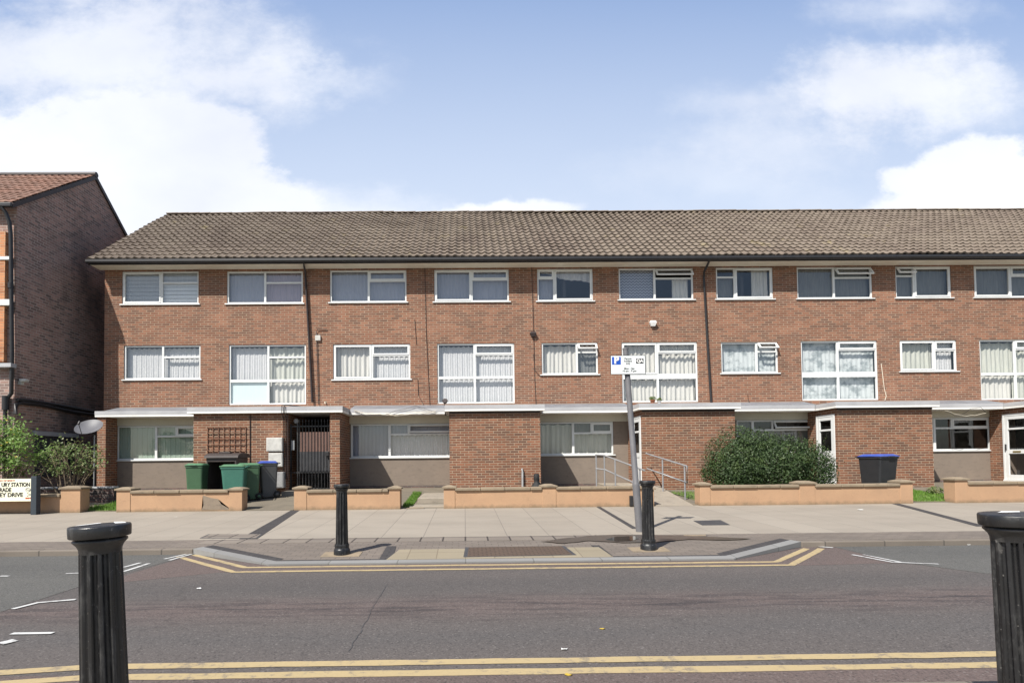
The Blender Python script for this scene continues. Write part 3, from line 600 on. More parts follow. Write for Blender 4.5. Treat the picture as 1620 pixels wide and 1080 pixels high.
#@@PART2@@
# ================================================================ APARTMENT BUILDING
XB = P(165, 540, FY).x                        # left corner
XE = P(1970, 540, FY).x                       # right end, beyond the frame
bld = thing('apartment_building', (XB, FY, gz(FY)), 'long three storey red brick apartment terrace with tiled roof and white windows', 'apartment building')
ZC0, ZC1, ZC2 = 2.835, 2.905, 3.025           # canopy underside, top of the white strip, top of the grey strip
def zof(py, px=800, Y=FY): return P(px, py, Y).z
Z_EAVE = 7.90
PER = (P(1625,540,FY).x-P(1341,540,FY).x)     # spacing of the flats
CU = {'n': 'net', 'd': 'drape', 'g': 'greendrape', 'l': 'lilac', 'p': 'pink', 'k': 'greynet', 'z': 'zig', 'c': 'cloudynet', 'b': 'blind', 'w': 'blindw', 'v': 'vblind', 'f': 'frost', 'x': 'drape', 's': 'net', '-': None}

def wall_grid(mb, X0, X1, Zs0, Zs1, holes, Y, rev=0.09):
    xs = sorted(set([X0, X1]+[h[0] for h in holes]+[h[1] for h in holes])); zs = sorted(set([Zs0, Zs1]+[h[2] for h in holes]+[h[3] for h in holes]))
    xs = [x for x in xs if X0-1e-6 <= x <= X1+1e-6]; zs = [z for z in zs if Zs0-1e-6 <= z <= Zs1+1e-6]
    for i in range(len(xs)-1):
        for j in range(len(zs)-1):
            cx, cz = (xs[i]+xs[i+1])/2, (zs[j]+zs[j+1])/2
            if any(h[0] < cx < h[1] and h[2] < cz < h[3] for h in holes): continue
            mb.quad((xs[i],Y,zs[j]), (xs[i+1],Y,zs[j]), (xs[i+1],Y,zs[j+1]), (xs[i],Y,zs[j+1]))
    for x0, x1, z0, z1 in holes:
        y1_ = Y+rev
        mb.quad((x0,Y,z0), (x0,y1_,z0), (x0,y1_,z1), (x0,Y,z1)); mb.quad((x1,Y,z1), (x1,y1_,z1), (x1,y1_,z0), (x1,Y,z0))
        mb.quad((x0,Y,z1), (x0,y1_,z1), (x1,y1_,z1), (x1,Y,z1)); mb.quad((x0,Y,z0), (x1,Y,z0), (x1,y1_,z0), (x0,y1_,z0))

def curtain_mesh(x0, x1, z0, z1, y, amp, pitch, seed, swag=0.0, gap=None, low=0.0):
    rnd = random.Random(seed); n = max(6, int((x1-x0)/0.018)); mz = 7; vs = []; fs = []
    ph = rnd.uniform(0, 6); ph2 = rnd.uniform(0, 6)
    for j in range(mz+1):
        tz = j/mz; z = z0+(z1-z0)*tz
        for i in range(n+1):
            x = x0+(x1-x0)*i/n
            a = math.sin(x/pitch*6.28+ph+0.7*math.sin(x*5+ph2)+0.35*math.sin(tz*2+x*3))*0.6+math.sin(x/pitch*2.9+ph2+tz*0.5)*0.4
            zz = z
            if j == mz: zz = z1-abs(math.sin(x/pitch*3.14*0.5))*swag
            if low: zz = zz+(1-tz)*low*abs((i/n)*2-1)**2*(1 if i < n/2 else -.6)
            vs.append((x, y+a*amp*(1.15-0.35*tz), zz))
    for j in range(mz):
        for i in range(n): fs.append((j*(n+1)+i, j*(n+1)+i+1, (j+1)*(n+1)+i+1, (j+1)*(n+1)+i))
    return MB().add(vs, fs, True)

def window(r, mull, cells, Y=FY, sill=True, parent=bld, seed=0, depth=0.03, mid=None, fw=0.052, midthick=0.05):
    """r=(x0,x1,z0,z1); mull=x; cells: list of dict(x0,x1,z0,z1,kind,cur)"""
    x0, x1, z0, z1 = r; yf = Y+depth; yb = Y+0.088
    f = MB()
    f.box(x0, x1, yf, yb, z0, z0+fw, 0.006); f.box(x0, x1, yf, yb, z1-fw, z1, 0.006)
    f.box(x0, x0+fw, yf+.001, yb, z0+fw, z1-fw, 0.004); f.box(x1-fw, x1, yf+.001, yb, z0+fw, z1-fw, 0.004)
    for b in mull: f.box(b[0], b[1], yf+.002, yb, b[2], b[3], 0.004)
    w = obj('window', f, MAT['upvc'], parent)
    g = MB(); sash = MB(); hs = False
    for k, c in enumerate(cells):
        a0, a1, b0, b1 = c['r']; kd = c.get('k', 'fix'); cur = CU[c.get('c', '-')]
        if kd == 'sash':
            hs = True; s = 0.042; ya, yc = yf-0.014, yf+0.035
            sash.box(a0-.012, a1+.012, ya, yc, b0-.012, b0+s, 0.005); sash.box(a0-.012, a1+.012, ya, yc, b1-s, b1+.012, 0.005)
            sash.box(a0-.012, a0+s, ya+.001, yc, b0+s, b1-s, 0.004); sash.box(a1-s, a1+.012, ya+.001, yc, b0+s, b1-s, 0.004)
            g.quad((a0+s-.01, yf+.02, b0+s-.01), (a1-s+.01, yf+.02, b0+s-.01), (a1-s+.01, yf+.02, b1-s+.01), (a0+s-.01, yf+.02, b1-s+.01))
        elif kd == 'open':
            s = 0.042; hgt = b1-b0; ang = c.get('ang', 0.5); T = Matrix.Translation((0, yf-.01, b1+.01)) @ Matrix.Rotation(-ang, 4, 'X')
            v = MB(); v.box(a0-.012, a1+.012, -.025, .02, -hgt-.02, -hgt-.02+s, .004); v.box(a0-.012, a1+.012, -.025, .02, -s, 0, .004)
            v.box(a0-.012, a0+s, -.024, .02, -hgt-.02+s, -s, .003); v.box(a1-s, a1+.012, -.024, .02, -hgt-.02+s, -s, .003); v.xform(T)
            obj('open_vent', v, MAT['upvc'], w)
            gq = MB().quad((a0+s-.01, 0, -hgt+s-.03), (a1-s+.01, 0, -hgt+s-.03), (a1-s+.01, 0, -s+.01), (a0+s-.01, 0, -s+.01)); gq.xform(T)
            obj('vent_pane', gq, MAT['glass'], w)
        else:
            g.quad((a0-.01, yf+.03, b0-.01), (a1+.01, yf+.03, b0-.01), (a1+.01, yf+.03, b1+.01), (a0-.01, yf+.03, b1+.01))
    obj('pane', g, MAT['glass'], w)
    if hs: obj('sash', sash, MAT['upvc'], w)
    cu = {}
    for k, c in enumerate(cells):
        cc = c.get('c', '-')
        if CU[cc] is None: continue
        a0, a1, b0, b1 = c['r']; a0 -= .03; a1 += .03; b0 -= .03; b1 += .03
        if cc in 'bw':
            mb = MB(); z = b1; st = 0.13
            while z > b0: mb.box(a0, a1, yb+.05, yb+.055, max(b0, z-st*0.86), z, 0); z -= st
            mb2 = mb; obj('blind', mb, MAT[CU[cc]], w)
            bk = MB().quad((a0, yb+.075, b0), (a1, yb+.075, b0), (a1, yb+.075, b1), (a0, yb+.075, b1)); obj('blind', bk, MAT['blind'], w)
        elif cc == 'v':
            mb = MB(); x = a0; n = 0
            while x < a1: mb.box(x, min(a1, x+.082), yb+.05+(n % 2)*.006, yb+.056+(n % 2)*.006, b0, b1, 0); x += .085; n += 1
            obj('blind', mb, MAT['vblind'], w)
        elif cc == 'f':
            obj('frosted_panel', MB().quad((a0, yb+.01, b0), (a1, yb+.01, b0), (a1, yb+.01, b1), (a0, yb+.01, b1)), MAT['frost'], w)
        else:
            
            if cc == 'x': a0 = a0+(a1-a0)*.5; a1 -= (a1-a0)*.12
            if cc == 's': b0 = b1-(b1-b0)*.3
            cu.setdefault(cc, []).append((a0, a1, b0, b1))
    for cc, rs in cu.items():
        mb = MB()
        for q, (a0, a1, b0, b1) in enumerate(rs):
            amp, pitch = {'n': (.016, .085), 'd': (.035, .15), 'g': (.035, .16), 'l': (.010, .12), 'p': (.012, .12), 'k': (.012, .12), 'z': (.006, .2), 'c': (.010, .15), 'x': (.035, .13), 's': (.03, .2)}[cc]
            topgap = 0.03 if cc in 'dgn' and b1 > z1-0.15 else 0
            c_ = curtain_mesh(a0, a1, b0, b1-topgap, yb+.11, amp, pitch, seed*31+q, swag=0.04 if cc in 'dgn' else 0, low=0.16 if cc == 's' else 0)
            b_ = len(mb.v); mb.v += c_.v; mb.f += [tuple(i+b_ for i in ff) for ff in c_.f]; mb.sm += c_.sm
        obj('curtain', mb, MAT[CU[cc]], w)
    if sill:
        obj('sill', MB().box(x0-.06, x1+.06, Y-.045, Y+.03, z0-.035, z0, 0.005), MAT['upvc'], w)
    return w

holes = []
def R_(px0, py0, px1, py1, Y=FY):
    xm = (py0+py1)/2; a = P(px0, xm, Y); b = P(px1, xm, Y); zc = (px0+px1)/2
    return (a.x, b.x, P(zc, py1, Y).z, P(zc, py0, Y).z)
MW = 0.035
def two_light(px, mull, trans, cur, vent='sash', side='R', big=False, mid=None, Y=FY, seed=0, sill=True, shift=0.0, ang=0.5):
    """mull px, transom px y (on the side given). cur = string: main, vent, lower [, low-left, low-right]"""
    r = R_(*px, Y=Y); dy = (px[1]+px[3])/2; xm = P(mull, dy, Y).x; zt = P(mull, trans, Y).z
    r = (r[0]+shift, r[1]+shift, r[2], r[3]); xm += shift
    holes.append(r); fw = .052; x0, x1, z0, z1 = r; zb = z0
    ml = [(xm-MW, xm+MW, z0+fw, z1-fw)]; cells = []
    zlow = z0
    if big:
        zm = P(mull, mid, Y).z; t = .045 if not big == 2 else .09
        ml.append((x0+fw, xm-MW, zm-t, zm+t)); ml.append((xm+MW, x1-fw, zm-t, zm+t)); zlow = zm+t
        cells.append(dict(r=(x0+fw, xm-MW, z0+fw, zm-t), c=cur[3])); cells.append(dict(r=(xm+MW, x1-fw, z0+fw, zm-t), c=cur[4]))
        zb = zlow
    else: zb = z0+fw
    if side == 'R': V = (xm+MW, x1-fw); M_ = (x0+fw, xm-MW)
    else: V = (x0+fw, xm-MW); M_ = (xm+MW, x1-fw)
    ml.append((V[0], V[1], zt-.028, zt+.028))
    cells.append(dict(r=(M_[0], M_[1], zb, z1-fw), c=cur[0], k='sash' if side == 'L' or seed % 3 == 1 else 'fix'))
    cells.append(dict(r=(V[0], V[1], zt+.028, z1-fw), c=cur[1], k=vent, ang=ang)); cells.append(dict(r=(V[0], V[1], zb, zt-.028), c=cur[2]))
    return window(r, ml, cells, Y=Y, seed=seed, sill=sill)

# --- second floor
T = [((193,429,314,481),255,447,'bbw','fix'), ((359,429,479,480),419,447,'lpp','fix'), ((522,427,643,478),583,444,'lll','sash'), ((687,426,805,477),746,442,'lll','sash'),
     ((850,425,938,476),877,440,'ssl','sash','L'), ((979,424,1097,474),1036,440,'z-x','open','R'), ((1133,423,1223,473),1163,438,'x-k','fix','L'), ((1261,422,1380,472),1320,439,'kkk','open','R'),
     ((1417,421,1505,471),1447,436,'kkk','open','L'), ((1541,420,1660,470),1600,436,'kkk','sash','R')]
for i, t in enumerate(T):
    two_light(t[0], t[1], t[2], t[3], vent=t[4], side=t[5] if len(t) > 5 else 'R', seed=i+1, ang=0.62)
two_light(T[8][0], T[8][1], T[8][2], 'lll', vent='sash', side='L', seed=11, shift=PER); two_light(T[9][0], T[9][1], T[9][2], 'lll', vent='sash', seed=12, shift=PER)
# --- first floor
F = [((196,546,317,600),257,565,'nnn','fix',0,None), ((362,545,484,640),424,565,'nggfd','fix',1,602), ((527,544,649,600),588,562,'dnn','sash',0,None), ((692,543,814,638),751,561,'nnnnn','sash',1,597),
     ((857,542,946,592),913,557,'dnk','open',0,None), ((984,541,1104,636),1041,558,'ddddd','sash',2,595), ((1141,541,1231,590),1198,556,'ccc','open',0,None), ((1268,539,1389,633),1327,553,'ccccc','sash',2,592),
     ((1424,538,1514,587),1480,554,'gnn','sash',0,None), ((1551,537,1672,632),1608,552,'gggdg','sash',1,591)]
for i, t in enumerate(F):
    two_light(t[0], t[1], t[2], t[3], vent=t[4], big=t[5], mid=t[6], seed=i+20, ang=0.75, sill=not t[5])
two_light(F[8][0], F[8][1], F[8][2], 'nnn', seed=41, shift=PER); two_light(F[9][0], F[9][1], F[9][2], 'ddddd', big=1, mid=591, seed=42, shift=PER, sill=False)

# --- upper brick wall with the window openings
m = MB(); wall_grid(m, XB, XE, ZC2-0.1, Z_EAVE, holes, FY)
YB = FY+8.6; RY = (FY+YB)/2 ; 
m.quad((XB,YB,0.2), (XB,FY,0.2), (XB,FY,Z_EAVE), (XB,YB,Z_EAVE)); m.quad((XE,FY,0.2), (XE,YB,0.2), (XE,YB,Z_EAVE), (XE,FY,Z_EAVE)); m.quad((XE,YB,0.2), (XB,YB,0.2), (XB,YB,Z_EAVE), (XE,YB,Z_EAVE))
# gables up to the ridge
EY = 18.22; ZE = 8.03; slope = 0.752
ZR = ZE+(RY-EY)*slope
for x in (XB, XE): m.add([(x, FY, Z_EAVE), (x, YB, Z_EAVE), (x, RY, ZR-.06)], [(0,1,2)])
obj('wall', m, MAT['brick'], bld)
# rooms behind the windows
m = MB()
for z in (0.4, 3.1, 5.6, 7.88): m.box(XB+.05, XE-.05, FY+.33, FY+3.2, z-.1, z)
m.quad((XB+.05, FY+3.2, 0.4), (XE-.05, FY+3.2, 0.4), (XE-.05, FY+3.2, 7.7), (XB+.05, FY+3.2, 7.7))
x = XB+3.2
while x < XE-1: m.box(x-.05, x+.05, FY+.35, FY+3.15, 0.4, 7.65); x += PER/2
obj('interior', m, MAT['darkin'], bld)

# --- ground floor: rendered recess fronts, canopies and brick porches
porches = []                                  # (x_left, x_right) of the projecting brick fronts
def px2(px, py, Y): return P(px, py, Y).x
po = [(px2(306,700,PY_), px2(455,700,PY_)), (px2(711,700,PY_), px2(855,700,PY_)), (px2(1016,700,PY_), px2(1163.5,700,PY_)), (px2(1325,700,PY_), px2(1476,700,PY_))]
po.append((po[3][0]+PER*1.005, po[3][1]+PER*1.005)); po.append((po[4][0]+PER, po[4][1]+PER))
pier = (px2(522,700,PY_), px2(537.5,700,PY_))
rec = [(XB, po[0][0]), (pier[1], po[1][0]), (po[1][1], po[2][0]), (po[2][1], po[3][0]), (po[3][1], po[4][0]), (po[4][1], po[5][0])]
CYP, CYR = PY_-0.15, 18.12
gh = []
def ground_window(px, mull, tz, splits, cells, Y=FY, seed=0, shift=0, right=None):
    r = list(R_(*px, Y=Y)); xm = P(mull, px[1]+25, Y).x+shift; r[0] += shift; r[1] += shift
    if right is not None: r[1] = right
    zt = P(mull, tz, Y).z; x0, x1, z0, z1 = r; gh.append(tuple(r)); fw = .055; ml = []; cs = []
    xs = [xm]+[P(s, px[1]+8, Y).x+shift for s in splits]
    if mull: ml.append((xm-.04, xm+.04, z0+fw, z1-fw)); cs.append(dict(r=(x0+fw, xm-.04, z0+fw, z1-fw), c=cells[0]))
    L0 = xm+.04 if mull else x0+fw
    ml.append((L0, x1-fw, zt-.03, zt+.03)); edges = [L0]+[s for s in xs[1:]]+[x1-fw]
    for k in range(len(edges)-1):
        a, b = edges[k], edges[k+1]
        if k > 0: a += .03; ml.append((edges[k]-.03, edges[k]+.03, zt+.03, z1-fw))
        if k < len(edges)-2: b -= .03
        cs.append(dict(r=(a, b, zt+.03, z1-fw), c=cells[1], k=cells[3][k]))
    cs.append(dict(r=(L0, x1-fw, z0+fw, zt-.03), c=cells[2]))
    return window(tuple(r), ml, cs, Y=Y, seed=seed, sill=True)
ground_window((184,673,314,727), 246, 690, [278], ['v','v','v',['fix','sash']], seed=60, right=po[0][0]+.35)
ground_window((555,670,716,723), 616, 687, [646], ['l','l','n',['fix','open']], seed=61, right=po[1][0]+.25)
ground_window((853,667,1001,719), 907, 685, [936], ['g','k','g',['fix','sash']], seed=62, right=po[2][0]-.5)
ground_window((1166,664,1287,716), 1192, 680, [1223], ['k','-','k',['fix','open']], seed=63)
r5 = ground_window((1475,660,1568,712), 1480, 677, [1507], ['-','-','-',['fix','sash']], seed=64)
ground_window((1475,660,1568,712), 1510, 677, [1540], ['n','n','n',['fix','sash']], seed=65, shift=PER)
for i, (a, b) in enumerate(rec):
    hs = [h for h in gh if h[0] < b and h[1] > a]
    m = MB(); bb = b+1.0 if i < 6 else b
    a2 = a if i == 0 else a-.0; zt = max(h[3] for h in hs); zl = min(h[2] for h in hs)
    a3 = min(a2, hs[0][0]-.02) if i else a2
    wall_grid(m, a3, bb, 0.2, zt+.004, hs, FY+.004); obj('rendered_panel', m, MAT['render'], bld)
    obj('head_board', MB().box(a3, bb, FY-.03, FY+.02, zt+.003, ZC0), MAT['cream'], bld)
# dark brick plinth at the foot of the recess walls
for i, (a, b) in enumerate(rec): obj('plinth', MB().box(a, b+.9, FY-.02, FY+.001, 0.15, gz(FY)+.07), MAT['brick_low'], bld)
# canopies
def canopy(name, outline, depth_pts=None):
    """outline = plan polygon counter-clockwise seen from above"""
    o = outline; n = len(o); m1 = MB().poly(o, ZC0, ZC1)
    cx = sum(p[0] for p in o)/n; cy = sum(p[1] for p in o)/n
    def grow(p, d): return (p[0]+(d if p[0] > cx else -d), p[1]-(d if p[1] < cy else -0.0))
    a = obj(name, m1, MAT['fascia'], bld)
    o2 = [grow(p, .005) for p in o]; obj('roof_edge', MB().poly(o2, ZC1+.001, ZC2), MAT['felt'], a); return a
XLC = P(150, 657, CYR).x
for i, (a, b) in enumerate(rec):
    a2 = XLC if i == 0 else a+.17
    canopy('canopy', [(a2, CYR), (b-.17 if i > 0 or True else b, CYR), (b-.17, FY-.002), (a2, FY-.002)])
    if i == 0: a2 += .3
    m = MB().hull([(a2, CYR+.02, ZC2-.02), (b-.1, CYR+.02, ZC2-.02), (b-.1, FY-.001, ZC2-.02), (a2, FY-.001, ZC2-.02)], [(a2, CYR+.02, ZC2+.012), (b-.1, CYR+.02, ZC2+.012), (b-.1, FY-.001, ZC2+.17), (a2, FY-.001, ZC2+.17)])
    obj('lead_flashing', m, MAT['lead'], bld)
for i, (a, b) in enumerate(po):
    b2 = pier[1] if i == 0 else b
    canopy('porch_canopy', [(a-.13, CYP), (b2+.12, CYP), (b2+.12, FY-.003), (a-.13, FY-.003)])
    if i == 0: continue
    # brick box: front, left and right sides with the door opening on the left side
    m = MB(); dl = i in (2, 3, 4, 5); zb = 0.15
    m.quad((a, PY_, zb), (b, PY_, zb), (b, PY_, ZC0), (a, PY_, ZC0)); m.quad((b, PY_, zb), (b, FY, zb), (b, FY, ZC0), (b, PY_, ZC0))
    if dl:
        dy0, dy1, dz0, dz1 = PY_+.10, PY_+1.02, gz(18)+.10, 2.66
        m.quad((a, PY_+.10, zb), (a, PY_, zb), (a, PY_, ZC0), (a, PY_+.10, ZC0)); m.quad((a, FY, zb), (a, dy1, zb), (a, dy1, ZC0), (a, FY, ZC0)); m.quad((a, dy1, dz1), (a, dy0, dz1), (a, dy0, ZC0), (a, dy1, ZC0)); m.quad((a, dy1, zb), (a, dy0, zb), (a, dy0, dz0), (a, dy1, dz0))
    else: m.quad((a, FY, zb), (a, PY_, zb), (a, PY_, ZC0), (a, FY, ZC0))
    obj('porch_wall', m, MAT['brick_porch'], bld)
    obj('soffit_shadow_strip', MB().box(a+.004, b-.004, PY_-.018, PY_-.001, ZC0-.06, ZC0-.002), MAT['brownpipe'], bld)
    if dl:
        f = MB(); x0 = a-.02; x1 = a+.05; s = .065
        f.box(x0, x1, dy0, dy0+s, dz0, dz1, .005); f.box(x0, x1, dy1-s, dy1, dz0, dz1, .005); f.box(x0+.001, x1, dy0+s, dy1-s, dz1-s, dz1, .005); f.box(x0-.03, x1, dy0, dy1, dz0-.04, dz0+.03, .005)
        d = obj('door_frame', f, MAT['upvc'], bld)
        dd = MB(); ya, yb = dy0+s+.004, dy1-s-.004; za, zb2 = dz0+.034, dz1-s-.004; t = .11; xd0, xd1 = a-.012, a+.035; zm = za+(zb2-za)*(.44)
        dd.box(xd0, xd1, ya, ya+t, za, zb2, .005); dd.box(xd0, xd1, yb-t, yb, za, zb2, .005); dd.box(xd0+.001, xd1, ya+t, yb-t, zb2-t, zb2, .004); dd.box(xd0+.001, xd1, ya+t, yb-t, za, za+.16, .004); dd.box(xd0+.001, xd1, ya+t, yb-t, zm-.07, zm+.07, .004)
        ztr = zb2-.42; dd.box(xd0+.002, xd1, ya+t, yb-t, ztr-.03, ztr+.03, .004)
        dr = obj('door', dd, MAT['upvc'], bld)
        obj('door_pane', MB().quad((a+.012, yb-t, zm), (a+.012, ya+t, zm), (a+.012, ya+t, zb2-t), (a+.012, yb-t, zb2-t)), MAT['glass'], dr)
        if i == 4: obj('door_pane', MB().quad((a+.012, yb-t, za+.15), (a+.012, ya+t, za+.15), (a+.012, ya+t, zm), (a+.012, yb-t, zm)), MAT['glass'], dr)
        else: obj('door_panel', MB().box(a+.004, a+.03, ya+t, yb-t, za+.15, zm), MAT['upvc'], dr)
        obj('door_handle', MB().box(xd0-.05, xd0-.001, yb-t+.05, yb-t+.075, zm+.05, zm+.25, .008), MAT['gutter'], dr)
        if i == 4: obj('letterbox', MB().box(xd0-.012, xd0-.001, (ya+yb)/2-.13, (ya+yb)/2+.13, zm-.03, zm+.02, .004), mottled('brass', (.32,.24,.08), (.25,.18,.06), 6, .4, 0, metal=.6), dr)
        obj('hallway', MB().box(a+.06, b-.1, PY_+.15, FY-.05, .2, ZC0-.02), MAT['darkin'], bld) if False else None
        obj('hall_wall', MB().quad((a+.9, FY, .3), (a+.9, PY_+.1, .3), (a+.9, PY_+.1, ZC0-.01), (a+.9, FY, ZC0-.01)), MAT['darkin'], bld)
        obj('doorstep', MB().box(a-1.0, a-.02, PY_+.05, FY-.02, gz(FY)-.25, gz(FY)+.03, .01), MAT['concrete'], bld)
# left end pier under the canopy
a, b = P(153.5, 700, CYR+.06).x, P(167, 700, CYR+.06).x
m = MB().box(a, b, CYR+.06, FY, .15, ZC0-.001); obj('end_pier', m, MAT['brick_porch'], bld)
# first porch: wall, passage, pier
a, b = po[0]
m = MB().box(a, b, PY_, PY_+.22, .15, ZC0-.001); m.box(b-.215, b-.002, PY_+.222, FY+2.2, .15, ZC0-.001); m.box(a+.002, a+.215, PY_+.222, FY, .15, ZC0-.001); obj('porch_wall', m, MAT['brick_porch'], bld)
m = MB().box(pier[0], pier[1], PY_, FY, .15, ZC0-.001); m.box(pier[0]+.02, pier[1], FY+.13, FY+2.2, .15, ZC0-.001); obj('pier', m, MAT['brick_porch'], bld)
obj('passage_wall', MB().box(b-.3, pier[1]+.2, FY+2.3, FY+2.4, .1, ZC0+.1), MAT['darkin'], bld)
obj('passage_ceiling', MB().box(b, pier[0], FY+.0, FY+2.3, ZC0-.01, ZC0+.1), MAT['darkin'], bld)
obj('passage_floor', MB().box(b+.002, pier[0]-.002, PY_-.6, FY+2.2, .1, gz(FY)+.02), MAT['concrete'], bld)
# mortar joint / cable trunking on the first porch
xx = P(396, 700, PY_).x; obj('wall_conduit', MB().tube([(xx, PY_-.02, ZC0-.05), (xx, PY_-.02, .9)], .014), MAT['brownpipe'], bld)
for px, r_, z1_ in ((449,.012,ZC2), (453,.016,ZC2), (456,.012,1.6)):
    xx = P(px, 690, PY_).x; obj('wall_conduit', MB().tube([(xx, PY_-.035, z1_+.05 if z1_ > 2 else ZC0-.02), (xx, PY_-.035, .75)], r_) if z1_ < 2 else MB().tube([(xx, FY-.05, ZC2+.16), (xx, CYP+.1, ZC2+.06), (xx, CYP-.045, ZC2+.03), (xx, CYP-.05, ZC0-.02), (xx, PY_-.035, ZC0-.12), (xx, PY_-.035, .8)], r_), MAT['brownpipe'], bld)
# meter boxes
def mbox(px0, py0, px1, py1, d, mat, name='meter_box'):
    p, q = P(px0, py1, PY_), P(px1, py0, PY_); o_ = obj(name, MB().box(p.x, q.x, PY_-d, PY_-.002, p.z, q.z, .012), mat, bld)
    obj('meter_box_door', MB().box(p.x+.03, q.x-.03, PY_-d-.008, PY_-d-.0005, p.z+.03, q.z-.03, .003), mat, o_)
mbox(424,692,449,714,.16, MAT['meter']); mbox(427,716,449,738,.14, MAT['meter']); mbox(432,746,452,771,.22, MAT['meter_grey'])
p = P(462, 663, PY_); obj('bulkhead_lamp', MB().lathe(0, 0, [(.0,0),(.07,.005),(.085,.03),(.07,.075),(.0,.09)], 16).xform(Matrix.Translation((p.x+.05, PY_+.3, 2.6)) @ Matrix.Rotation(math.pi/2, 4, 'X')), MAT['meter_grey'], bld)
p = P(460, 703, PY_+.1); obj('door_entry_panel', MB().box(p.x-.0, p.x+.1, PY_+.15, PY_+.2, p.z-.17, p.z+.13, .008), MAT['meter_grey'], bld)

# --- eaves: soffit, gutter, roof tiles
obj('soffit', MB().box(XB-.16, XE+.2, 18.30, FY-.002, Z_EAVE-.03, Z_EAVE+.02), MAT['soffit'], bld)
obj('soffit', MB().hull([(XB-.16,FY,Z_EAVE-.03),(XB-.001,FY,Z_EAVE-.03),(XB-.001,YB,Z_EAVE-.03),(XB-.16,YB,Z_EAVE-.03)],[(XB-.16,FY,Z_EAVE+.02),(XB-.001,FY,Z_EAVE+.02),(XB-.001,YB,Z_EAVE+.02),(XB-.16,YB,Z_EAVE+.02)]), MAT['soffit'], bld) if False else None
obj('fascia_board', MB().box(XB-.2, XE+.2, 18.275, 18.298, Z_EAVE-.035, Z_EAVE+.16), MAT['gutter'], bld)
prof = [(18.273, Z_EAVE+.115), (18.17, Z_EAVE+.115), (18.165, Z_EAVE+.04), (18.19, Z_EAVE+.0), (18.225, Z_EAVE-.015), (18.262, Z_EAVE+.0), (18.273, Z_EAVE+.04)]
m = MB(); m.hull([(XB-.24, y, z) for y, z in prof], [(XE+.2, y, z) for y, z in prof]); obj('gutter', m, MAT['gutter'], bld)

def tiled_roof(name, x0, x1, y0, z0, y1_, z1_, tw, rows, mat, parent, amp=.045, lip=.042, seed=1, wob=0.0):
    rnd = random.Random(seed); L = math.hypot(y1_-y0, z1_-z0); dy, dz = (y1_-y0)/L, (z1_-z0)/L; ny, nz = -dz, dy
    if nz < 0: ny, nz = -ny, -nz
    n = int(round((x1-x0)/tw)); tw = (x1-x0)/n; sub = 7
    # pantile section: roll then trough
    sec = [(0, .35), (.12, .85), (.25, 1.0), (.40, .65), (.55, .1), (.75, -.1), (.90, 0.0)]
    xs = []; hs_ = []
    for i in range(n):
        for a_, h in sec: xs.append(x0+(i+a_)*tw); hs_.append(h*amp)
    xs.append(x1); hs_.append(sec[0][1]*amp); m = MB(); k = len(xs); rl = L/rows
    jit = [[rnd.uniform(-1, 1) for _ in range(n+1)] for _ in range(rows+1)]
    for r in range(rows):
        vs = []; s0 = r*rl; s1 = (r+1)*rl+.01
        for j, (s, up) in enumerate(((s0, -.012), (s0, lip), (s1, 0.0))):
            for i in range(k):
                t = jit[r][min(i//sub, n)]; sag = mnoise.noise(Vector((xs[i]*.35, s*.4, seed)))*wob
                cut = (abs(((i % sub)/sub)-.28))*.03
                ss = s+(t*.008 if j < 2 else 0)+(cut if j < 2 else 0); h = up+hs_[i]+(t*.006 if j == 1 else 0)+sag
                vs.append((xs[i], y0+dy*ss+ny*h, z0+dz*ss+nz*h))
        fs = [(i, i+1, k+i+1, k+i) for i in range(k-1)]+[(k+i, k+i+1, 2*k+i+1, 2*k+i) for i in range(k-1)]
        m.add(vs, fs)
    return obj(name, m, mat, parent)
XVL = XB-.20
rf = tiled_roof('roof', XVL, XE+.2, EY, ZE, RY, ZR, .25, 17, MAT['tile'], bld, wob=.05)
m = MB().add([(XVL, RY, ZR), (XE+.2, RY, ZR), (XE+.2, 2*RY-EY, ZE), (XVL, 2*RY-EY, ZE)], [(0,1,2,3)]); obj('rear_roof_slope', m, MAT['tile'], bld)
# roof underside deck and verge edge
m = MB(); m.hull([(XVL+.01, EY+.08, ZE-.06), (XE, EY+.08, ZE-.06), (XE, RY, ZR-.075), (XVL+.01, RY, ZR-.075)], [(XVL+.01, EY+.08, ZE-.02), (XE, EY+.08, ZE-.02), (XE, RY, ZR-.02), (XVL+.01, RY, ZR-.02)]); obj('roof_deck', m, MAT['gutter'], bld)
m = MB(); x = XVL; k = 0; rnd = random.Random(5)
while x < XE:
    z = ZR+mnoise.noise(Vector((x*.35, 2.2, 1)))*.03+rnd.uniform(-.006, .006); ring = [(math.cos(a_)*.13, math.sin(a_)*.075-.01) for a_ in [math.pi*q/6 for q in range(7)]]
    m.hull([(x, RY+a_, z+b_+.01) for a_, b_ in ring], [(x+.46, RY+a_, z+b_+.02) for a_, b_ in ring]); x += .45; k += 1
obj('ridge_tiles', m, MAT['tile'], rf)

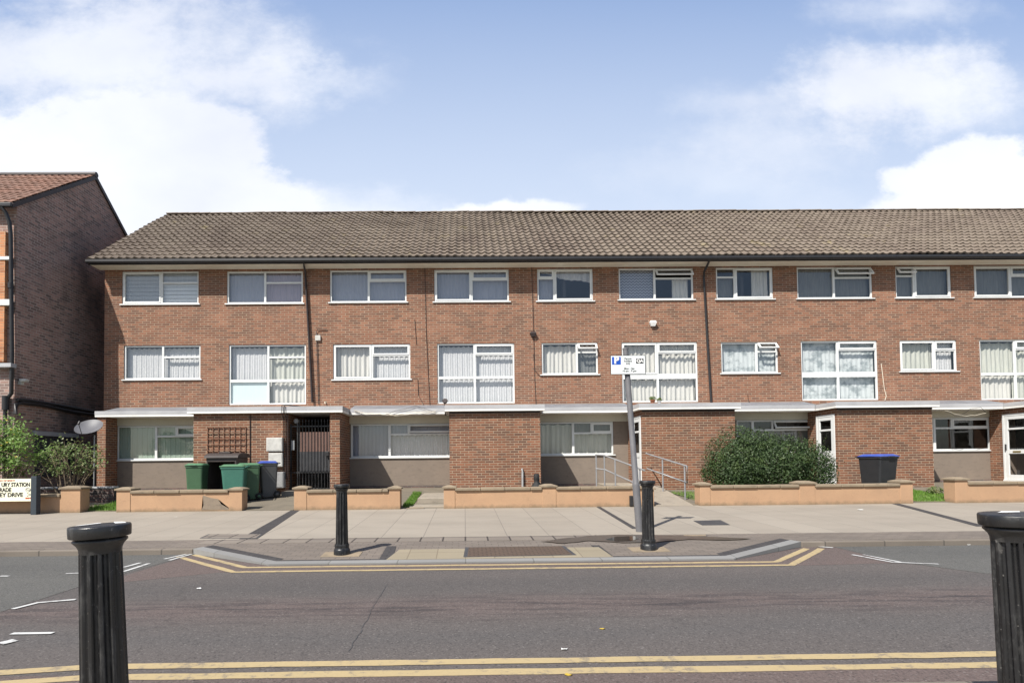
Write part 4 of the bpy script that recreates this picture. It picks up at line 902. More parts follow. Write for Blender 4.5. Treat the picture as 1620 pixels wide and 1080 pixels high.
# --- downpipes, cables, wall fittings
def fpath(pts, Y=FY): return [tuple(P(x, y, Y-off_)) for x, y, off_ in pts]
def pipe(name, pts, r, mat, n=10): return obj(name, MB().tube(fpath(pts), r, n), mat, bld)
pipe('downpipe', [(480,414,.56), (481,421,.50), (483,430,.10), (483.5,440,.075), (489,540,.075), (494,636,.075)], .036, MAT['brownpipe'])
pipe('downpipe', [(1123,408,.56), (1121,415,.50), (1114,430,.12), (1113.5,440,.075), (1119,540,.075), (1125,636,.075)], .036, MAT['gutter'])
pipe('waste_pipe', [(517,521,.03), (502,521,.04), (500.5,525,.04), (502.5,580,.04), (504,640,.04)], .014, MAT['brownpipe'])
p = P(503.5, 535, FY); obj('junction_box', MB().box(p.x-.09, p.x+.09, FY-.07, FY-.002, p.z-.09, p.z+.09, .01), MAT['meter'], bld)
for pts in ([(672,415,.02),(674,520,.02),(678,600,.02),(680,640,.02)], [(656,505,.015),(659,545,.015)], [(661,600,.015),(662,625,.02),(670,640,.1)], [(841,418,.02),(844,520,.02),(846,600,.02),(848,640,.02)], [(844,560,.015),(846,585,.015),(853,594,.015),(858,595,.012)],
            [(1183,624,.012),(1184,634,.012),(1190,640,.04)]):
    pipe('cable', pts, .008, MAT['brownpipe'], 5)
pipe('cable', [(1394,575,.015),(1396,590,.015),(1399,615,.015),(1402,626,.015),(1400,633,.02)], .010, MAT['soffit'], 5)
for px, py, nm, mt, s in ((843,529,'camera_lamp','brownpipe',.10), (1032,512,'alarm_box','white',.11)):
    p = P(px, py, FY); o_ = obj(nm, MB().hull([(p.x-s*.6,FY-.09,p.z-s*.9),(p.x+s*.6,FY-.09,p.z-s*.9),(p.x+s*.6,FY-.002,p.z-s*.9),(p.x-s*.6,FY-.002,p.z-s*.9)], [(p.x-s*1.1,FY-.12,p.z+s*.3),(p.x+s*1.1,FY-.12,p.z+s*.3),(p.x+s*1.1,FY-.002,p.z+s*.3),(p.x-s*1.1,FY-.002,p.z+s*.3)]).hull([(p.x-s*1.1,FY-.12,p.z+s*.301),(p.x+s*1.1,FY-.12,p.z+s*.301),(p.x+s*1.1,FY-.002,p.z+s*.301),(p.x-s*1.1,FY-.002,p.z+s*.301)], [(p.x-s*.7,FY-.09,p.z+s*.8),(p.x+s*.7,FY-.09,p.z+s*.8),(p.x+s*.7,FY-.002,p.z+s*.8),(p.x-s*.7,FY-.002,p.z+s*.8)]), MAT[mt], bld)
p = P(703, 636, CYP+.2); obj('floodlight', MB().lathe(0, 0, [(.02,-.05),(.06,-.03),(.09,.05),(.07,.06)], 12).xform(Matrix.Translation((p.x+.02, CYP+.25, ZC2+.13)) @ Matrix.Rotation(1.0, 4, 'X')).box(p.x-.01, p.x+.01, CYP+.24, CYP+.27, ZC2, ZC2+.1), MAT['brownpipe'], bld)
p = P(515, 636, FY); obj('pipe_outlet', MB().tube([(p.x, FY, p.z), (p.x, FY-.06, p.z), (p.x, FY-.07, p.z-.06)], .02), MAT['soffit'], bld)
# drooping cables along the canopies
rnd = random.Random(3)
for x0_, x1_, n_ in ((560,690,3), (820,850,2), (1495,1560,2)):
    for k in range(n_):
        pts = []
        for q in range(9):
            t_ = q/8; p = P(x0_+(x1_-x0_)*t_, 650+rnd.uniform(-3, 3)+6*math.sin(t_*3.14*(1+k % 2)), CYR-.05); pts.append((p.x, CYR-.045, p.z))
        obj('cable', MB().tube(pts, .006, 5), MAT['gutter' if k % 2 else 'soffit'], bld)
# vent pipe on the second porch front
p = P(826, 742, PY_); obj('vent_pipe', MB().tube([(p.x, PY_-.005, p.z), (p.x, PY_-.07, p.z), (p.x+.0, PY_-.08, p.z-.08), (p.x, PY_-.08, gz(PY_))], .032, 10), MAT['meter_grey'], bld)

# ================================================================ NEIGHBOURING HOUSE
NY = 16.7
XN = P(24, 540, NY).x
zfe = P(22, 322, NY).z
# ridge position from the apex on the gable plane
ap = PX(150, 281, XN); NR = ap.y; NZ = ap.z; NB = 2*NR-NY
hs = thing('neighbouring_house', (XN-3, NY, .3), 'dark brick house with clay tiled gable roof at the left edge', 'house')
m = MB(); XNL = XN-12
m.quad((XN, NY, .05), (XN, NB, .05), (XN, NB, zfe), (XN, NY, zfe)); m.add([(XN, NY, zfe), (XN, NB, zfe), (XN, NR, NZ)], [(0,1,2)])
m.quad((XNL, NY, .05), (XN, NY, .05), (XN, NY, zfe), (XNL, NY, zfe)); m.quad((XN, NB, .05), (XNL, NB, .05), (XNL, NB, zfe), (XN, NB, zfe)); m.quad((XNL, NB, .05), (XNL, NY, .05), (XNL, NY, zfe), (XNL, NB, zfe)); m.add([(XNL, NY, zfe), (XNL, NB, zfe), (XNL, NR, NZ)], [(2,1,0)])
obj('wall', m, MAT['brick_old'], hs)
sl = (NZ-zfe)/(NR-NY)
r2 = tiled_roof('roof', XNL-.1, XN+.04, NY-.22, zfe-.22*sl+.09, NR, NZ+.09, .24, 15, MAT['tile_old'], hs, amp=.02, lip=.025, seed=9, wob=.03)
m = MB().add([(XNL, NR, NZ+.09), (XN+.04, NR, NZ+.09), (XN+.04, NB+.22, zfe-.22*sl+.09), (XNL, NB+.22, zfe-.22*sl+.09)], [(0,1,2,3)]); obj('rear_roof_slope', m, MAT['tile_old'], hs)
m = MB()
for ya, za, yb2, zb2 in ((NY-.22, zfe-.22*sl, NR, NZ), (NR, NZ, NB+.22, zfe-.22*sl)):
    m.hull([(XN+.002, ya, za-.07), (XN+.06, ya, za-.07), (XN+.06, yb2, zb2-.07), (XN+.002, yb2, zb2-.07)], [(XN+.002, ya, za+.085), (XN+.06, ya, za+.085), (XN+.06, yb2, zb2+.085), (XN+.002, yb2, zb2+.085)])
obj('verge_board', m, MAT['brownpipe'], hs)
obj('ridge_tiles', MB().tube([(XNL, NR, NZ+.10), (XN+.07, NR, NZ+.10)], .10, 10), MAT['brownpipe'], r2)
obj('gutter', MB().box(XNL, XN+.05, NY-.30, NY-.19, zfe-.20*sl-.07, zfe-.20*sl+.05, .02), MAT['gutter'], hs)
def hp(px, py, off_): return tuple(P(px, py, NY-off_))
obj('downpipe', MB().tube([hp(2,328,.25), hp(9,336,.2), hp(15,352,.12), hp(17,372,.10), hp(19,560,.10), hp(18,622,.10), hp(10,632,.10), hp(8,655,.10), hp(7,765,.10)], .055, 12), MAT['gutter'], hs)
obj('downpipe_collar', MB().tube([hp(17,448,.10), hp(17.1,456,.10)], .075, 12), MAT['gutter'], hs)
obj('hopper', MB().tube([hp(9,626,.12), hp(8.5,648,.12)], .09, 12), MAT['gutter'], hs)
# sunlit orange brick bay with stone bands
xo = P(7, 480, NY-.12).x; zt = P(5,366,NY-.12).z; zb = P(5,572,NY-.12).z
obj('bay', MB().box(XNL+.5, xo, NY-.12, NY-.002, zb, zt), MAT['brick_orange'], hs)
for py, t_ in ((408, .05), (478, .09)):
    z = P(5, py, NY-.15).z; obj('stone_band', MB().box(XNL+.4, P(15, py, NY-.15).x, NY-.15, NY-.121 if False else NY-.003, z-t_, z+t_, .01), MAT['white'], hs)
z = P(5, 577, NY-.2).z; obj('ledge', MB().box(XNL+.4, P(18,577,NY-.2).x, NY-.22, NY-.003, z-.07, z+.05, .01), MAT['felt'], hs)
# pipes and window on the gable
def gp_(px, py): p = PX(px, py, XN); return (XN+.07, p.y, p.z)
obj('waste_pipe', MB().tube([gp_(24,632), gp_(40,633), gp_(90,641), gp_(150,652)], .05, 8), MAT['gutter'], hs)
obj('waste_pipe', MB().tube([gp_(20,655), gp_(22,640), gp_(30,637), gp_(60,640), gp_(110,651), gp_(150,656)], .06, 8), MAT['gutter'], hs)
a_ = PX(55, 720, XN); b_ = PX(116, 720, XN); zt = PX(85, 690, XN).z; zb = .95
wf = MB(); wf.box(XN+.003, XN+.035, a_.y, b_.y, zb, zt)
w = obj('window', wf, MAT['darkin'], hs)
f = MB()
for q in range(6): y_ = a_.y+(b_.y-a_.y)*q/5; f.box(XN+.036, XN+.06, y_-.02, y_+.02, zb, zt)
for q in range(4): z_ = zb+(zt-zb)*q/3; f.box(XN+.036, XN+.058, a_.y, b_.y, z_-.018, z_+.018)
obj('window_frame', f, MAT['gatesheet_grey'], w); obj('lintel', MB().box(XN+.003, XN+.09, a_.y-.12, b_.y+.15, zt, zt+.13), MAT['felt'], w)
p = PX(30, 604, XN); obj('cctv_camera', MB().box(XN+.002, XN+.12, p.y-.05, p.y+.05, p.z-.09, p.z+.02, .01).box(XN+.06, XN+.26, p.y-.09, p.y+.07, p.z+.0, p.z+.09, .02), MAT['meter'], hs)  # small white CCTV camera fixed to the gable, no lamp in it
# ================================================================ GARDEN WALLS
def wz(px, py, Y=WY): return P(px, py, Y).z
def garden_wall(x0, x1, ytop, label, piers, cope=True, mat='peach', depth=.22, patch=None):
    """x0,x1 photo x of the ends; ytop photo y of the coping top; piers: list of (x0,x1,ytop)"""
    ym = 790; a = P(x0, ym, WY).x; b = P(x1, ym, WY).x; zt = wz((x0+x1)/2, ytop); zb = pz(WY)-.05
    t = thing('garden_wall', (a, WY, pz(WY)), label, 'garden wall', 'low rendered garden walls along the pavement')
    ch = .075
    segs = []; cur = a; ps = []
    for p0, p1, py in piers: ps.append((P(p0, ym, WY).x, P(p1, ym, WY).x, wz((p0+p1)/2, py)))
    for p0, p1, z in ps:
        if p0 > cur+.05: segs.append((cur, p0))
        cur = p1
    if b > cur+.05: segs.append((cur, b))
    m = MB()
    for s0, s1 in segs: m.box(s0, s1, WY+.012, WY+depth, zb, zt-ch)
    for p0, p1, z in ps: m.box(p0, p1, WY, WY+.34, zb, z-ch*.9, .008)
    w = obj('wall_body', m, MAT[mat], t)
    m = MB(); rnd = random.Random(int(x0)+3)
    for s0, s1 in segs:
        x = s0+.002; 
        while x < s1-.02:
            e = min(s1-.002, x+rnd.uniform(.55, .65)); j = rnd.uniform(-.006, .006)
            m.box(x, e-.006, WY-.03+j, WY+depth+.03, zt-ch+.002, zt+rnd.uniform(-.005, .005), .016); x = e
    if cope: obj('coping', m, MAT['coping'], t)
    for p0, p1, z in ps:
        z0 = z-ch*.9+.002; c = MB(); e = .035
        c.hull([(p0-e,WY-e,z0),(p1+e,WY-e,z0),(p1+e,WY+.34+e,z0),(p0-e,WY+.34+e,z0)], [(p0-e,WY-e,z0+.035),(p1+e,WY-e,z0+.035),(p1+e,WY+.34+e,z0+.035),(p0-e,WY+.34+e,z0+.035)])
        c.hull([(p0-e,WY-e,z0+.0352),(p1+e,WY-e,z0+.0352),(p1+e,WY+.34+e,z0+.0352),(p0-e,WY+.34+e,z0+.0352)], [(p0+.09,WY+.09,z0+.075),(p1-.09,WY+.09,z0+.075),(p1-.09,WY+.25,z0+.075),(p0+.09,WY+.25,z0+.075)])
        obj('pier_cap', c, MAT['coping'], t)
    if patch:
        pts = [P(x, y, WY+.012) for x, y in patch]; bm = bmesh.new(); vs_ = [bm.verts.new((p.x, WY+.009, p.z)) for p in pts]; f_ = bm.faces.new(vs_[::-1]); bmesh.ops.triangulate(bm, faces=[f_]); obj('bare_patch', MB().frombm(bm), MAT['bare'], t)
    return t
garden_wall(-260, 128, 783, 'orange rendered wall stub with a pale square pier behind the street name sign', [(96, 127, 769)])
garden_wall(184, 383, 775, 'orange rendered wall with a grey bare patch in front of the green bins', [(184,206,771), (362,383,771)], patch=[(321,783),(333,787),(345,789),(350,797),(360,801),(366,806),(319,806),(322,799)])
garden_wall(465, 633, 774, 'orange rendered wall in front of the black metal gate', [(465,485,769), (615,633,769)])
garden_wall(702, 1035, 770, 'longest orange rendered wall, before the blank brick porch, ending at the ramp', [(702,720,768), (858,880,766), (1022,1035,770)])
garden_wall(1108, 1445, 766, 'orange rendered wall in front of the big green bush and black bin', [(1108,1124,763), (1265,1290,761), (1425,1445,759)])
garden_wall(1512, 1900, 760, 'orange rendered wall at the right edge in front of the white glazed door', [(1512,1532,755)])
# low dark brick wall in the alley
a, b = P(-80, 780, 15.6).x, P(180, 780, 15.6).x
t = thing('brick_wall', (a, 15.6, gz(15.6)), 'low dark weathered brick wall behind the rose bushes and dish pole', 'brick wall')
obj('wall_body', MB().box(a, b, 15.6, 15.82, .1, P(100,776,15.6).z+.05), MAT['brick_low'], t); 
m = MB(); x = a; rnd = random.Random(2); zt = P(100,776,15.6).z+.05
while x < b-.1: m.box(x, min(b, x+.6)-.006, 15.58, 15.84, zt+.002, zt+.05+rnd.uniform(-.004,.004), .01); x += .6
obj('coping', m, MAT['felt'], t)

# ================================================================ BOLLARDS
def make_bollard(x, y, z, label, rot=0):
    t = thing('bollard', (x, y, z), label, 'bollard', 'fluted cast iron bollards on both pavements')
    n = 144; fl = 12
    def rf(i, k, r):
        ph = (k/n*fl) % 1.0; d = abs(ph-.5)*2      # ridge at 1
        g = 0.0 if d > .66 else (1-(d/.66)**2)**.5
        return r-g*.017
    prof = [(.088, .14), (.086, .30), (.083, .5), (.080, .7), (.077, .875)]
    sh = MB().lathe(0, 0, prof, n, rf)
    sh.lathe(0, 0, [(.115, -.02), (.115, .05), (.110, .065), (.102, .075), (.100, .10), (.104, .115), (.098, .14)], 48)
    sh.lathe(0, 0, [(.077, .868), (.078, .885), (.084, .900), (.094, .912), (.100, .918), (.099, .926), (.088, .930), (.088, .936)], 48)
    sh.v = [v+Vector((x, y, z)) for v in sh.v]; obj('shaft', sh, MAT['black'], t)
    c = MB().lathe(0, 0, [(.085, .934), (.109, .9345), (.1125, .938), (.1135, .960), (.1135, .978), (.111, .983), (.10, .984), (.06, .986), (.0001, .987)], 96); c.v = [v+Vector((x, y, z)) for v in c.v]; obj('cap', c, MAT['black'], t)
    return t
NBY = 2.36
nl = P(158, 827, NBY); nr = P(1601, 809, NBY)
b1 = make_bollard(nl.x, NBY, nl.z-.99, 'large foreground bollard at the left with white paint marks on its cap')
c1_, c2_ = (nl.x, NBY)
def paintmark(t, x, y, z, pts):
    m = MB(); n = len(pts); top = []; pts = [(a_*1.15, b_*1.2) for a_, b_ in pts]
    for px_, py_ in pts:
        r = math.hypot(px_, py_); zz = .9872-.0028*(r/.1)**1.3
        top.append((x+px_, y+py_, z+zz+.0015))
    m.add(top, [tuple(range(n))]); return obj('paint_mark', m, MAT['white'], t)
paintmark(b1, c1_, c2_, nl.z-.99, [(-.072,-.03),(-.055,-.022),(-.03,.0),(-.018,.03),(-.035,.06),(-.052,.058),(-.055,.02),(-.07,0)])
paintmark(b1, c1_, c2_, nl.z-.99, [(.055,.0),(.075,.01),(.082,.02),(.06,.05),(.03,.075),(.0,.08),(.02,.045),(.04,.02)])
b2 = make_bollard(nr.x, NBY, nr.z-.99, 'large foreground bollard cut off by the right edge of the view')
for b_, lx in ((b1, nl.x), (b2, nr.x)):       # both near bollards lean a little
    b_.rotation_euler = (0, -.038, 0); b_.location.x = lx+.038
paintmark(b2, nr.x, NBY, nr.z-.99, [(-.035,.02),(.03,.0),(.06,.03),(.01,.05)])
g1 = G(541, 875, -.0); make_bollard(g1.x, g1.y, bz(g1.y)+.01, 'smaller far bollard in front of the black metal gate')
g2 = G(1026, 868, -.0); make_bollard(g2.x, g2.y, bz(g2.y)+.01, 'smaller far bollard standing right of the parking sign pole')
for g in (g1, g2): struct('bollard_footing', MB().hull([(g.x-.27,g.y-.16,bz(g.y-.16)-.05),(g.x+.27,g.y-.16,bz(g.y-.16)-.05),(g.x+.27,g.y+.14,bz(g.y+.14)-.05),(g.x-.27,g.y+.14,bz(g.y+.14)-.05)], [(g.x-.27,g.y-.16,bz(g.y-.16)+.006),(g.x+.27,g.y-.16,bz(g.y-.16)+.006),(g.x+.27,g.y+.14,bz(g.y+.14)+.006),(g.x-.27,g.y+.14,bz(g.y+.14)+.006)]), MAT['coping'])

# ================================================================ LETTERING
def text_mb(s, size, Mx, align='CENTER', bold=0.0, sx=1.0, thick=.002):
    cu = bpy.data.curves.new('t', 'FONT'); cu.body = s; cu.size = size; cu.align_x = align; cu.align_y = 'CENTER'; cu.offset = bold; cu.extrude = thick; cu.resolution_u = 3
    o = bpy.data.objects.new('t', cu); col.objects.link(o); dg = bpy.context.evaluated_depsgraph_get(); me = bpy.data.meshes.new_from_object(o.evaluated_get(dg))
    m = MB(); m.v = [Mx @ Vector((v.co.x*sx, v.co.y, v.co.z)) for v in me.vertices]; m.f = [tuple(p.vertices) for p in me.polygons]; m.sm = [False]*len(m.f)
    bpy.data.objects.remove(o); bpy.data.curves.remove(cu); bpy.data.meshes.remove(me); return m
def facing(x, y, z): return Matrix.Translation((x, y, z)) @ Matrix.Rotation(math.pi/2, 4, 'X')

# parking sign on its grey pole
pb = G(1012, 840, .055); PYs = pb.y
ptop = P(989, 556, PYs)
lean = (ptop.x+.10, PYs, ptop.z)
t = thing('parking_sign', (pb.x, PYs, pz(PYs)), 'parking sign with blue P square on a tall grey pole', 'sign')
base = Vector((pb.x, PYs, pz(PYs)-.02)); top = Vector((P(989.5, 553, PYs).x, PYs, ptop.z+.03))
obj('pole', MB().tube([base, base.lerp(top, .26), base.lerp(top, .27), base.lerp(top, .275), top], .05, 20, radii=[.062,.062,.058,.05,.046]), MAT['polegrey'], t)
obj('pole_cap', MB().tube([top+Vector((0,0,.001)), top+Vector((0,0,.03))], .05, 16), MAT['polegrey'], t)
s0 = P(966, 593, PYs-.07); s1 = P(1021, 561, PYs-.07); sy = PYs-.07; cx = (s0.x+s1.x)/2; cz = (s0.z+s1.z)/2; sw = s1.x-s0.x; sh_ = .335
pl = obj('sign_plate', MB().box(cx-sw/2, cx+sw/2, sy, sy+.006, cz-sh_/2, cz+sh_/2, .002), MAT['ink'], t)
obj('sign_face', MB().box(cx-sw/2+.010, cx+sw/2-.010, sy-.002, sy-.0002, cz-sh_/2+.010, cz+sh_/2-.010), MAT['signwhite'], pl)
obj('blue_square', MB().box(cx-sw/2+.027, cx-sw/2+.18, sy-.004, sy-.0022, cz+.005, cz+sh_/2-.028), MAT['signblue'], pl)
obj('lettering', text_mb('P', .165, facing(cx-sw/2+.104, sy-.0055, cz+.077), bold=.008), MAT['white'], pl)
obj('black_square', MB().box(cx+sw/2-.165, cx+sw/2-.035, sy-.004, sy-.0022, cz+.022, cz+.108), MAT['ink'], pl)
obj('lettering', text_mb('QA', .075, facing(cx+sw/2-.10, sy-.0055, cz+.066), bold=.004), MAT['white'], pl)
m = MB()
for s, z, xx in (('Permit', .105, -.0), ('holders', .065, 0), ('only', .025, 0), ('Mon - Sat', -.065, .02), ('10 am - 9 pm', -.107, .02)):
    q = text_mb(s, .046, facing(cx+xx, sy-.004, cz+z), bold=.0008, thick=.0008); b_ = len(m.v); m.v += q.v; m.f += [tuple(i+b_ for i in f) for f in q.f]; m.sm += q.sm
obj('lettering', m, MAT['ink'], pl)
m = MB()
for z in (cz+.09, cz-.09): m.box(cx-.0-.14, cx+.10, sy+.0062, sy+.02, z-.015, z+.015)
obj('clamp', m, MAT['galv'], t)

# street name sign
sy = WY-.30; pr = P(55, 806, sy)
t = thing('street_name_sign', (pr.x, sy, pz(sy)), 'cream street name sign with dark grey posts at the left pavement edge', 'sign')
a = P(51, 780, sy).x; b = P(60, 780, sy).x; z1 = P(55, 753, sy).z
obj('post', MB().box(a, b, sy-.05, sy+.09, 0, z1, .008), MAT['postblue'], t)
pa = P(-62, 780, sy).x; obj('post', MB().box(pa-(b-a), pa, sy-.05, sy+.09, 0, z1, .008), MAT['postblue'], t)
zt = P(25, 757, sy).z; zb = P(25, 792.5, sy).z
pn = obj('sign_panel', MB().box(pa+.002, a-.002, sy-.03, sy+.01, zb, zt, .003), MAT['signcream'], t)
fy = sy-.034; k = (zt-zb)/35.5
def sx_(px): return P(px, 775, sy-.03).x
m = MB()
for s, px, py, k2 in (('URY STATION', 47.5, 766.5, .80), ('RADE', 18, 774.5, .84), ('EY DRIVE', 36.5, 782.5, 1.02)):
    q = text_mb(s, k*8.8, facing(sx_(px), fy, P(25, py, sy-.03).z), align='RIGHT', bold=.003, sx=k2); b_ = len(m.v); m.v += q.v; m.f += [tuple(i+b_ for i in f) for f in q.f]; m.sm += q.sm
obj('lettering', m, MAT['ink'], pn)
obj('lettering', text_mb('BOROUGH OF BRENT', k*3.4, facing(sx_(23.5), fy, P(25, 759.8, sy-.03).z), align='RIGHT', sx=1.15), MAT['inkred'], pn)
zc = P(46, 781.8, sy-.03).z; xc = sx_(46)
obj('arrow', MB().tube([(xc-.045, fy, zc+.035), (xc+.04, fy, zc), (xc-.045, fy, zc-.035)], .006, 5), MAT['ink'], pn)
xc = sx_(44.3); zc = P(44, 774, sy-.03).z; q = [(xc+.055*math.cos(i*.5236), fy, zc+.042*math.sin(i*.5236)) for i in range(13)]; obj('emblem', MB().tube(q, .008, 5).tube([(xc-.03, fy, zc), (xc+.03, fy, zc)], .008, 5), MAT['inkgrey'], pn)
obj('lettering', text_mb('BRENT', k*3.0, facing(sx_(45), fy, P(44, 787.6, sy-.03).z), bold=.002), MAT['inkred'], pn)

# ================================================================ WHEELED BINS
def wheelie(px, Y, ang, body, lid, label, W=.58, D=.66, H=1.05, base=None, ztop=None, cat='wheelie bin', lidopen=0):
    x = P(px, 770, Y).x; zb = gz(Y)+.015 if base is None else base
    t = thing('wheelie_bin', (x, Y, zb), label, cat, 'wheeled rubbish bins by the front gardens')
    Mx = Matrix.Translation((x, Y, zb)) @ Matrix.Rotation(ang, 4, 'Z')
    def ring(w, d0, d1, z, r=.05):
        pts = []
        for (cx_, cy_), a0 in (((w/2-r, d1-r), 0), ((-w/2+r, d1-r), 90), ((-w/2+r, d0+r), 180), ((w/2-r, d0+r), 270)):
            for q in range(4): a_ = math.radians(a0+q*30); pts.append((cx_+r*math.cos(a_), cy_+r*math.sin(a_), z))
        return pts
    # front is -Y, wheels at +Y
    bd = MB(); rs = [ring(W*.80, -D*.36, D*.40, .03), ring(W*.83, -D*.38, D*.42, .16), ring(W*.90, -D*.45, D*.46, H*.66), ring(W*.95, -D*.49, D*.48, H*.90)]
    n = len(rs[0]); vs_ = [p for r in rs for p in r]; fs = [tuple(range(n))[::-1]]
    for i in range(len(rs)-1):
        for k in range(n): fs.append((i*n+k, i*n+(k+1) % n, (i+1)*n+(k+1) % n, (i+1)*n+k))
    bd.add(vs_, fs, False)
    bd.hull(ring(W*1.0, -D*.52, D*.50, H*.895), ring(W*1.0, -D*.52, D*.50, H*.945))
    bd.xform(Mx); obj('bin_body', bd, MAT[body], t)
    l = MB(); l.hull(ring(W*1.05, -D*.56, D*.50, H*.947, .06), ring(W*1.05, -D*.56, D*.50, H*.965, .06)); l.hull(ring(W*1.0, -D*.53, D*.49, H*.9652, .06), ring(W*.82, -D*.40, D*.38, H*1.01, .10)); l.box(-W*.16, W*.16, -D*.60, -D*.53, H*.952, H*.972, .006); l.xform(Mx); obj('lid', l, MAT[lid], t)
    h = MB().tube([(-W*.46, D*.50, H*.93), (-W*.46, D*.60, H*.95), (W*.46, D*.60, H*.95), (W*.46, D*.50, H*.93)], .016, 8).xform(Mx); obj('handle', h, MAT[body], t)
    for s in (-1, 1):
        w_ = MB().lathe(0, 0, [(.02,-.025),(.07,-.027),(.095,-.02),(.10,0),(.095,.02),(.07,.027),(.02,.025)], 20).xform(Mx @ Matrix.Translation((s*W*.44, D*.44, .10)) @ Matrix.Rotation(math.pi/2, 4, 'Y')); o_ = obj('wheel', w_, MAT['rubber'], t)
        obj('hub', MB().lathe(0, 0, [(.001,-.03),(.045,-.03),(.045,.03),(.001,.03)], 14).xform(Mx @ Matrix.Translation((s*W*.44, D*.44, .10)) @ Matrix.Rotation(math.pi/2, 4, 'Y')), MAT[body], o_)
    return t
wheelie(312, 15.9, R(4), 'greenbin', 'greenlid', 'dark green wheelie bin tucked left of the open brown bin store', W=.50, D=.50, H=1.02)
wheelie(371, 15.15, R(-78), 'tealbin', 'greenlid', 'teal green wheelie bin standing nearest behind the low wall', W=.50, D=.62, H=1.02)
wheelie(394, 15.75, R(-70), 'greenbin', 'greenlid', 'green wheelie bin between the teal one and the blue lidded one', W=.50, D=.60, H=1.02)
wheelie(424, 16.2, R(-62), 'greybin', 'bluelid', 'grey wheelie bin with blue lid beside the meter boxes', W=.46, D=.5)
wheelie(1390, 15.6, R(12), 'blackbin', 'bluelid', 'black wheelie bin with blue lid before the right brick porch', W=.66, D=.72, H=1.10)

# open-fronted brown bin store
sx0 = P(326, 750, 16.1).x; sx1 = P(374, 750, 16.1).x; sz0 = gz(16.3); t = thing('bin_store', ((sx0+sx1)/2, 16.1, sz0), 'brown plastic bin store with open dark front below the trellis', 'bin store')
zt = P(350, 717, 16.1).z; d0, d1 = 16.1, 16.95
m = MB(); m.box(sx0, sx0+.05, d0, d1, sz0, zt-.12, .01); m.box(sx1-.05, sx1, d0, d1, sz0, zt-.12, .01); m.box(sx0+.05, sx1-.05, d1-.05, d1, sz0, zt-.12); m.box(sx0+.05, sx1-.05, d0+.0, d1-.05, sz0, sz0+.06, .005); m.box(sx0+.05, sx1-.05, d0+.002, d0+.05, zt-.24, zt-.12, .005); obj('store_body', m, MAT['brownbox'], t)
prof = [(d0-.05, zt-.13), (d0-.03, zt-.06), (d0+.10, zt-.01), (d0+.35, zt+.02), (d1-.1, zt+.0), (d1, zt-.05), (d1+.02, zt-.118), (d0-.05, zt-.119)]
obj('lid', MB().hull([(sx0-.04, y, z) for y, z in prof], [(sx1+.06, y, z) for y, z in prof]).box(sx0+.3, sx1-.25, d0+.15, d0+.35, zt+.0, zt+.045, .01), MAT['brownbox'], t)

# trellis on the porch wall
a = P(329, 675, PY_).x; b = P(389, 675, PY_).x; z1 = P(360, 675, PY_).z; z0 = P(360, 740, PY_).z
t = thing('trellis', (a, PY_-.03, z0), 'square brown wooden trellis leaning flat on the first brick porch', 'trellis')
m = MB()
for q in range(8): x = a+(b-a)*q/7; m.box(x-.011, x+.011, PY_-.03, PY_-.014, z0, z1)
for q in range(8): z = z0+(z1-z0)*q/7; m.box(a-.02, b+.02, PY_-.046, PY_-.031, z-.011, z+.011)
obj('lattice', m, MAT['wood'], t)

# metal gate across the passage
ga, gb = po[0][1]+.03, pier[0]-.02; GYy = PY_+.18; z0 = gz(GYy)+.02
zt = P(492, 668, GYy).z; t = thing('metal_gate', ((ga+gb)/2, GYy, z0), 'tall black metal gate with spiked bars closing the dark passage', 'gate')
gx0 = P(471, 720, GYy).x
m = MB(); rails = [P(492, 674, GYy).z, P(492, 747, GYy).z, z0+.12]
for z in rails: m.box(ga, gb, GYy-.012, GYy+.012, z-.02, z+.02)
m.box(ga, ga+.04, GYy-.02, GYy+.02, z0, zt-.05); m.box(gb-.04, gb, GYy-.02, GYy+.02, z0, zt-.05); m.box(gx0-.02, gx0+.02, GYy-.018, GYy+.018, z0, zt-.02); obj('gate_frame', m, MAT['black'], t)
n = 10
for q in range(n):
    x = gx0+.02+(gb-.04-gx0-.02)*(q+.5)/n
    m = MB().tube([(x, GYy-.024, z0+.02), (x, GYy-.024, zt)], .010, 6); m.lathe(x, GYy-.024, [(.010, zt), (.022, zt+.03), (.002, zt+.11)], 6, smooth=False); obj('bar', m, MAT['black'], t)
m = MB()
for q in range(2*n):
    x = gx0+.02+(gb-.04-gx0-.02)*(q+.5)/(2*n); m.tube([(x, GYy+.02, z0+.1), (x, GYy+.02, rails[1]+.06)], .007, 5)
obj('lower_bars', m, MAT['black'], t)
zm = P(492, 714, GYy).z; obj('brown_sheet', MB().box(gx0+.03, gb-.05, GYy+.04, GYy+.05, zm, P(492,683,GYy).z), MAT['gatesheet_brown'], t); obj('grey_sheet', MB().box(gx0+.03, gb-.05, GYy+.036, GYy+.046, rails[1]-.0, zm-.003), MAT['gatesheet_grey'], t)
obj('lock', MB().box(gb-.16, gb-.05, GYy-.05, GYy+.03, zm-.14, zm, .008), MAT['gutter'], t)

